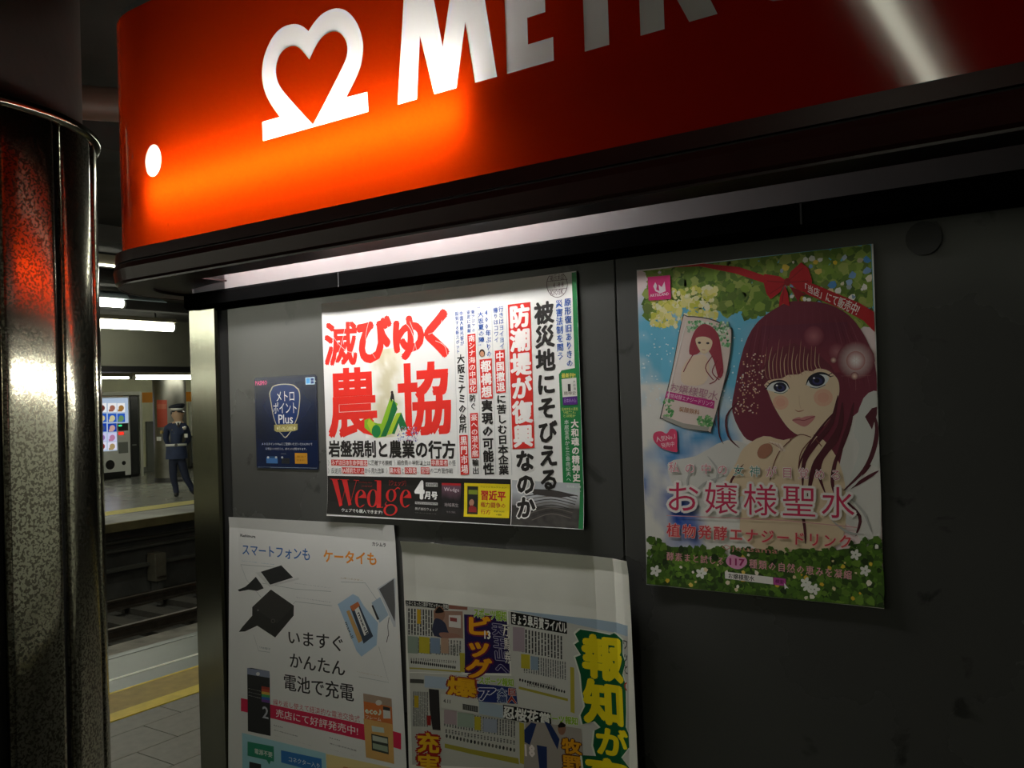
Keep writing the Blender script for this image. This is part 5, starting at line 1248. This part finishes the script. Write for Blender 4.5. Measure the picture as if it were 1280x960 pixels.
cols8 = [('私', 'd87888'), ('の', 'd87888'), ('中', 'd87888'), ('の', 'd87888'), ('女', '3c8c78'), ('神', '3c8c78'), ('が', 'd87888'), ('目', 'd07080'), ('覚', 'd07080'), ('め', 'd87888'), ('る', 'c86474')]
for k, (ch, c) in enumerate(cols8):
    x = 112 + k * 40.5; y = 553 + k * 1.9; s.text(ch, 0, 0, 0, 0, c, .0, quad=[V(x, y), V(x + 28, y + 1), V(x + 28, y + 30), V(x, y + 29)], halo=(H1, .05), res=2)
for k, ch in enumerate('お嬢様聖水'):
    x = 104 + k * 97; y = 598 + k * 3.5; s.text(ch, 0, 0, 0, 0, 'd0305c', .0, quad=[V(x, y), V(x + 88, y + 3), V(x + 88, y + 88), V(x, y + 84)], halo=('f2ece8', .075), res=3)
s.level(False)
s.line([V(108, 688), V(400, 700), V(584, 718)], 1.1, 'd8a0a0', False)
s.level(True)
for k, ch in enumerate('植物発酵エナジードリンク'):
    x = 108 + k * 39; y = 706 + k * 2.6; s.text(ch, 0, 0, 0, 0, 'd83848', .012, quad=[V(x, y), V(x + 35, y + 2), V(x + 35, y + 38), V(x, y + 36)], halo=('f0b8b0', .05), res=2)
s.level(False)
s.text('Ojousama', 0, 0, 0, 0, 'd89088', .0, tight=True, quad=[V(245, 760), V(385, 770), V(385, 788), V(245, 778)])
for k, ch in enumerate('酵素まと試しる'): s.text(ch, 0, 0, 0, 0, 'e0a0a8', .02, quad=[V(108 + k * 21, 778 + k * 2), V(127 + k * 21, 780 + k * 2), V(127 + k * 21, 802 + k * 2), V(108 + k * 21, 800 + k * 2)])
s.poly([V(*p) for p in ((258, 796), (272, 786), (290, 792), (306, 794), (308, 810), (290, 822), (270, 818), (258, 808))], 'e8a0c8', True); s.text('117', 0, 0, 0, 0, 'a82468', .03, tight=True, quad=[V(266, 795), V(302, 798), V(302, 814), V(266, 811)])
for k, ch in enumerate('種類の自然の恵みを凝縮'): s.text(ch, 0, 0, 0, 0, 'e8a8b0', .02, quad=[V(314 + k * 23.6, 796 + k * 2.7), V(335 + k * 23.6, 798 + k * 2.7), V(335 + k * 23.6, 822 + k * 2.7), V(314 + k * 23.6, 820 + k * 2.7)])
s.poly([V(254, 828), V(374, 842), V(375, 860), V(255, 845)], 'f0ece8'); s.text('お嬢様聖水', 0, 0, 0, 0, '302c2c', .02, quad=[V(262, 831), V(328, 839), V(328, 853), V(262, 845)])
s.poly([V(375, 842), V(406, 846), V(407, 864), V(376, 860)], 'b84898'); s.text('検索', 0, 0, 0, 0, '5c0c4c', .02, quad=[V(380, 846), V(402, 849), V(402, 860), V(380, 857)]); s.poly([V(402, 856), V(414, 870), V(408, 868), V(404, 872)], 'f0f0f0')
s.flush('lettering')

# ---------------------------------------------------------------- 5 newspaper bill
s = Sheet('poster', 'creased thin newspaper poster with a curled right edge below the magazine poster', None, [(506, 675), (795, 697), (808, 990), (515, 990)], M['newsprint'],
          fx=((0, .003), (.06, .001), (.3, .003), (.55, .001), (.85, .003), (.93, .008), (.97, .016), (1, .020)), fz=((0, .001), (.5, .0), (.8, .001), (.95, .003), (1, .007)), ink=INKN, lift=.002)
A = lambda x, y: (500 + x / 4.129, 670 + y / 4.129)
B = lambda x, y: (500 + x / 6, 800 + y / 6)
E5 = lambda x, y: (650 + x / 5.333, 780 + y / 5.333)
GY = 'c8c8c0'
s.poly([A(40, 328), A(560, 380), A(560, 620), B(470, 250), B(85, 235), A(50, 600)], 'c4c4ba'); s.poly([A(565, 385), A(1210, 475), E5(770, 960), B(860, 960), B(845, 270)], 'c0c0b8'); s.poly([B(85, 240), B(870, 265), B(960, 960), B(110, 960)], 'bcbcb2')
def columns(f, x0, y0, x1, y1, n, c='3c3c3c', seed=1, sl=0.0):
    R = random.Random(seed); s.lay += 1
    for k in range(n):
        t = (k + .2) / n; xa = x0 + (x1 - x0) * t; ya = y0 + sl * (xa - x0); yb = y1 + sl * (xa - x0); y = ya; w_ = (x1 - x0) / n * .5
        while y < yb:
            h = R.uniform(.06, .25) * (y1 - y0) + 3; e = min(yb, y + h)
            s.poly([f(xa, y), f(xa + w_, y), f(xa + w_, e), f(xa, e)], c, step=False); y = e + R.uniform(1.5, 5)
columns(A, 50, 370, 180, 505, 9, sl=.08); columns(A, 600, 470, 850, 590, 15, sl=.18, seed=3); columns(A, 48, 520, 330, 600, 18, '70706c', 4, .06); columns(B, 110, 380, 225, 640, 10, seed=5, c='505050', sl=.05)
columns(B, 340, 520, 880, 640, 26, '606060', 6, .16); columns(B, 350, 660, 880, 690, 22, '505050', 7, .17); columns(E5, 30, 200, 320, 320, 18, '686868', 8, .17); columns(B, 80, 20, 470, 90, 24, '70706c', 9, .05)
columns(B, 90, 130, 440, 150, 20, '50504c', 12, .06); columns(B, 960, 300, 1180, 340, 16, '50504c', 13, .17)
R = random.Random(2)
for k in range(22): s.ell(*B(100 + k * 15.5, 160 + k * 1.9), 1.1, 2.2, '303030', 6, step=(k == 0))
for k in range(20): s.ell(*B(365 + k * 26.5, 712 + k * 5.6), 1.5, 2.6, R.choice(('484844', '282828', '606058')), 6, step=(k == 0))
for k in range(18): s.ell(*E5(8 + k * 17.5, 368 + k * 4.6), 1.2, 2.0, '303030', 6, step=(k == 0))
for f, q, c in ((A, (105, 515, 160, 600), 'b8ac30'), (A, (165, 520, 215, 600), '7c90a8'), (A, (50, 512, 100, 600), '8c9c8c'), (A, (220, 520, 260, 600), 'b09078'), (A, (590, 465, 650, 590), 'a09098'), (B, (575, 565, 620, 665), 'b8ac30'), (B, (345, 515, 440, 620), 'a89498'), (B, (445, 535, 570, 640), '94a494'), (B, (640, 580, 740, 680), '98a0b0'), (B, (120, 410, 150, 500), 'c0a428'), (A, (95, 375, 115, 450), 'c8a020'), (E5, (15, 195, 75, 290), 'b8ac30'), (E5, (80, 210, 130, 300), '8498a8')):
    x0, y0, x1, y1 = q; s.poly([f(x0, y0), f(x1, y0 + (x1 - x0) * .1), f(x1, y1 + (x1 - x0) * .1), f(x0, y1)], c)
s.line([B(85, 205), B(470, 232)], 2.5, 'a8a048', False); s.poly([B(350, 768), B(900, 880), B(905, 925), B(350, 800)], 'a09838'); s.line([E5(0, 420), E5(330, 500)], 4, 'a09838', False); s.poly([B(462, 90), B(500, 92), B(500, 235), B(465, 232)], 'b0a438'); s.poly([B(905, 610), B(940, 620), B(950, 930), B(910, 915)], 'b0a438'); s.poly([E5(345, 280), E5(372, 285), E5(375, 590), E5(348, 580)], 'b0a438')
s.flush('newspaper_columns')
s.poly([A(560, 378), A(1210, 445), A(1210, 500), A(1050, 480)], '9cb0c0'); s.poly([A(40, 328), A(260, 348), A(260, 378), A(42, 355)], '20201e'); s.text('上手くなった三塁手でピッチャー苦戦', 0, 0, 0, 0, 'd8d8d0', .02, quad=[A(42, 330), A(258, 350), A(258, 374), A(42, 354)])
s.poly([A(262, 352), A(360, 362), A(360, 378), A(262, 372)], '8c5c4c')
s.poly([A(580, 388), A(870, 440), A(872, 502), A(582, 452)], '141412'); s.text('きょう皐月賞ライバル', 0, 0, 0, 0, 'e0e0d8', .025, quad=[A(582, 390), A(870, 442), A(870, 500), A(582, 450)], res=2)
s.poly([A(182, 380), A(335, 385), A(337, 525), A(184, 515)], '9c7c6c'); s.ell(*A(213, 400), 7, 10, '8a6450'); s.poly([A(192, 385), A(213, 362), A(236, 385), A(228, 392), A(196, 395)], '181414', True); s.poly([A(185, 430), A(215, 425), A(245, 450), A(262, 495), A(300, 505), A(300, 520), A(184, 512)], '34384c', True); s.poly([A(215, 495), A(300, 500), A(318, 520), A(230, 522)], '9a7060', True)
s.poly([A(262, 405), A(325, 405), A(325, 472), A(262, 465)], 'd4d0c8'); s.rect(*A(268, 415), *A(305, 440), '8c4440')
s.flush('news_photograph')
s.poly([A(342, 400), A(560, 412), B(835, 245), B(500, 240), A(345, 600)], '241a4c')
s.text('ビッグ', 0, 0, 0, 0, 'e8a018', .045, True, quad=[A(345, 400), A(485, 410), B(710, 290), B(500, 285)], halo=('6a1c38', .12), res=2)
s.text('天王山へ', 0, 0, 0, 0, '2c2458', .03, True, quad=[A(480, 440), A(545, 448), B(835, 260), B(730, 250)], halo=('a8a4b8', .08), res=2)
s.text('13', 0, 0, 0, 0, 'f0ece0', .03, tight=True, quad=[A(446, 485), A(476, 488), A(476, 528), A(446, 525)]); s.text('万馬券', 0, 0, 0, 0, 'e8e4d8', .02, True, quad=[A(535, 445), A(572, 450), B(842, 180), B(800, 175)], halo=('40404c', .06))
s.text('スポーツ報知', 0, 0, 0, 0, '8cb42c', .03, quad=[A(390, 365), A(560, 385), A(560, 440), A(390, 418)], halo=('d8dcc0', .08)); s.text('スポーツ報知', 0, 0, 0, 0, '8cb42c', .03, quad=[B(605, 262), B(865, 285), B(865, 345), B(605, 325)], halo=('d8dcc0', .08)); s.text('スポーツ報知', 0, 0, 0, 0, '8cb42c', .03, quad=[E5(135, 585), E5(400, 615), E5(400, 670), E5(135, 640)], halo=('d8dcc0', .08))
s.poly([B(195, 262), B(362, 275), B(362, 362), B(195, 350)], 'a4b4c4'); s.poly([B(90, 285), B(190, 292), B(190, 322), B(90, 315)], '4c4c48')
s.poly([B(500, 310), B(745, 335), B(880, 355), B(892, 475), B(600, 455), B(590, 360)], '23306c'); s.text('爆', 0, 0, 0, 0, 'e0a818', .03, quad=[B(365, 262), B(590, 285), B(592, 430), B(368, 408)], halo=('8c3420', .1), res=2)
s.text('ア', 0, 0, 0, 0, '24306c', .05, quad=[B(590, 340), B(735, 345), B(735, 450), B(590, 450)], halo=('d8d8e0', .1)); s.text('大瀬', 0, 0, 0, 0, '3c4c78', .04, True, quad=[B(740, 350), B(815, 358), B(815, 470), B(740, 460)], halo=('d8e0e8', .09)); s.text('巨人', 0, 0, 0, 0, 'a03428', .03, True, quad=[B(815, 350), B(885, 358), B(885, 475), B(815, 468)], halo=('e8d8d0', .07))
s.text('サヨナラ満塁弾', *B(385, 258), *B(605, 292), 'a83c28', .03)
s.poly([B(228, 360), B(305, 368), B(318, 670), B(258, 665), B(235, 520)], '302c2c'); s.poly([B(212, 560), B(245, 560), B(245, 635), B(215, 632)], '8c2420')
s.text('充実', 0, 0, 0, 0, 'e0b020', .03, True, quad=[B(135, 680), B(312, 690), B(320, 1010), B(140, 1000)], halo=('9c2420', .14), res=2)
s.poly([B(320, 395), B(605, 440), B(605, 552), B(320, 500)], 'c4c4ba'); s.text('4.11', 0, 0, 0, 0, '202020', .02, tight=True, quad=[B(340, 435), B(392, 442), B(392, 470), B(340, 463)]); s.poly([B(485, 470), B(600, 490), B(600, 535), B(485, 512)], '2a2a28'); s.poly([B(608, 450), B(785, 485), B(785, 580), B(608, 545)], 'a0b0bc')
for k in range(12): s.line([B(487 + k * 9.5, 474 + k * 1.7), B(487 + k * 9.5, 510 + k * 1.8)], .5, 'b8b8b0', False)
s.poly([B(785, 478), B(1140, 540), B(1150, 650), B(790, 582)], '121210'); s.text('忍桜花賞', 0, 0, 0, 0, 'dcdcd4', .03, quad=[B(785, 480), B(1145, 545), B(1145, 645), B(785, 580)], res=2)
s.poly([E5(45, 660), E5(80, 640), E5(420, 690), E5(440, 980), E5(35, 980)], '9c948c'); s.poly([E5(85, 650), E5(120, 660), E5(75, 800), E5(40, 780), E5(38, 700)], '20305c'); s.poly([E5(170, 640), E5(215, 660), E5(275, 760), E5(262, 830), E5(225, 760)], '20305c'); s.poly([E5(122, 800), E5(190, 812), E5(192, 955), E5(140, 955)], '20305c')
s.text('18', 0, 0, 0, 0, 'e8dcd8', .03, tight=True, quad=[E5(42, 798), E5(106, 802), E5(108, 880), E5(46, 872)], halo=None); s.ell(*E5(290, 690), 5, 8, '8a6450'); s.poly([E5(262, 670), E5(285, 645), E5(318, 665), E5(310, 680), E5(270, 685)], '181414')
s.text('牧野', 0, 0, 0, 0, 'd89818', .03, True, quad=[E5(285, 745), E5(420, 765), E5(440, 975), E5(295, 965)], halo=('5c3010', .1), res=2)
s.flush('headline_pictures')
# the big green-edged headline
ge = [(415, 30), (515, 45), (620, 62), (650, 48), (722, 90), (718, 180), (742, 235), (715, 320), (742, 380), (745, 560), (740, 660), (765, 700), (770, 790), (735, 830), (700, 870), (770, 925), (775, 1130), (480, 1130), (440, 990), (425, 865), (520, 870), (500, 800), (510, 700), (550, 680), (510, 640), (430, 660), (415, 600), (445, 540), (425, 440), (415, 330), (380, 215), (418, 200), (375, 130), (405, 110), (380, 60)]
g2 = [(x + (8 if x > 600 else -12), y + (-8 if y < 500 else 4)) for x, y in ge]
s.poly([E5(*p) for p in g2], 'd4dccc'); s.poly([E5(*p) for p in ge], '0a5430')
s.text('報', 0, 0, 0, 0, 'e8d414', .05, quad=[E5(420, 58), E5(715, 75), E5(722, 385), E5(430, 345)], res=3); s.text('知', 0, 0, 0, 0, 'e8d414', .05, quad=[E5(430, 352), E5(722, 378), E5(738, 680), E5(440, 650)], res=3)
s.text('が', 0, 0, 0, 0, 'e8d414', .04, quad=[E5(510, 660), E5(755, 690), E5(760, 885), E5(518, 865)], res=3); s.text('変', 0, 0, 0, 0, 'e8d414', .05, quad=[E5(440, 868), E5(770, 905), E5(780, 1150), E5(445, 1130)], res=3)
s.text('ワッと', 0, 0, 0, 0, '3c3c3c', .02, True, quad=[E5(722, 70), E5(765, 78), E5(768, 320), E5(725, 310)]); s.text('く', 0, 0, 0, 0, 'a02c28', .04, quad=[E5(718, 355), E5(765, 360), E5(765, 425), E5(718, 420)])
s.flush('headline_lettering')
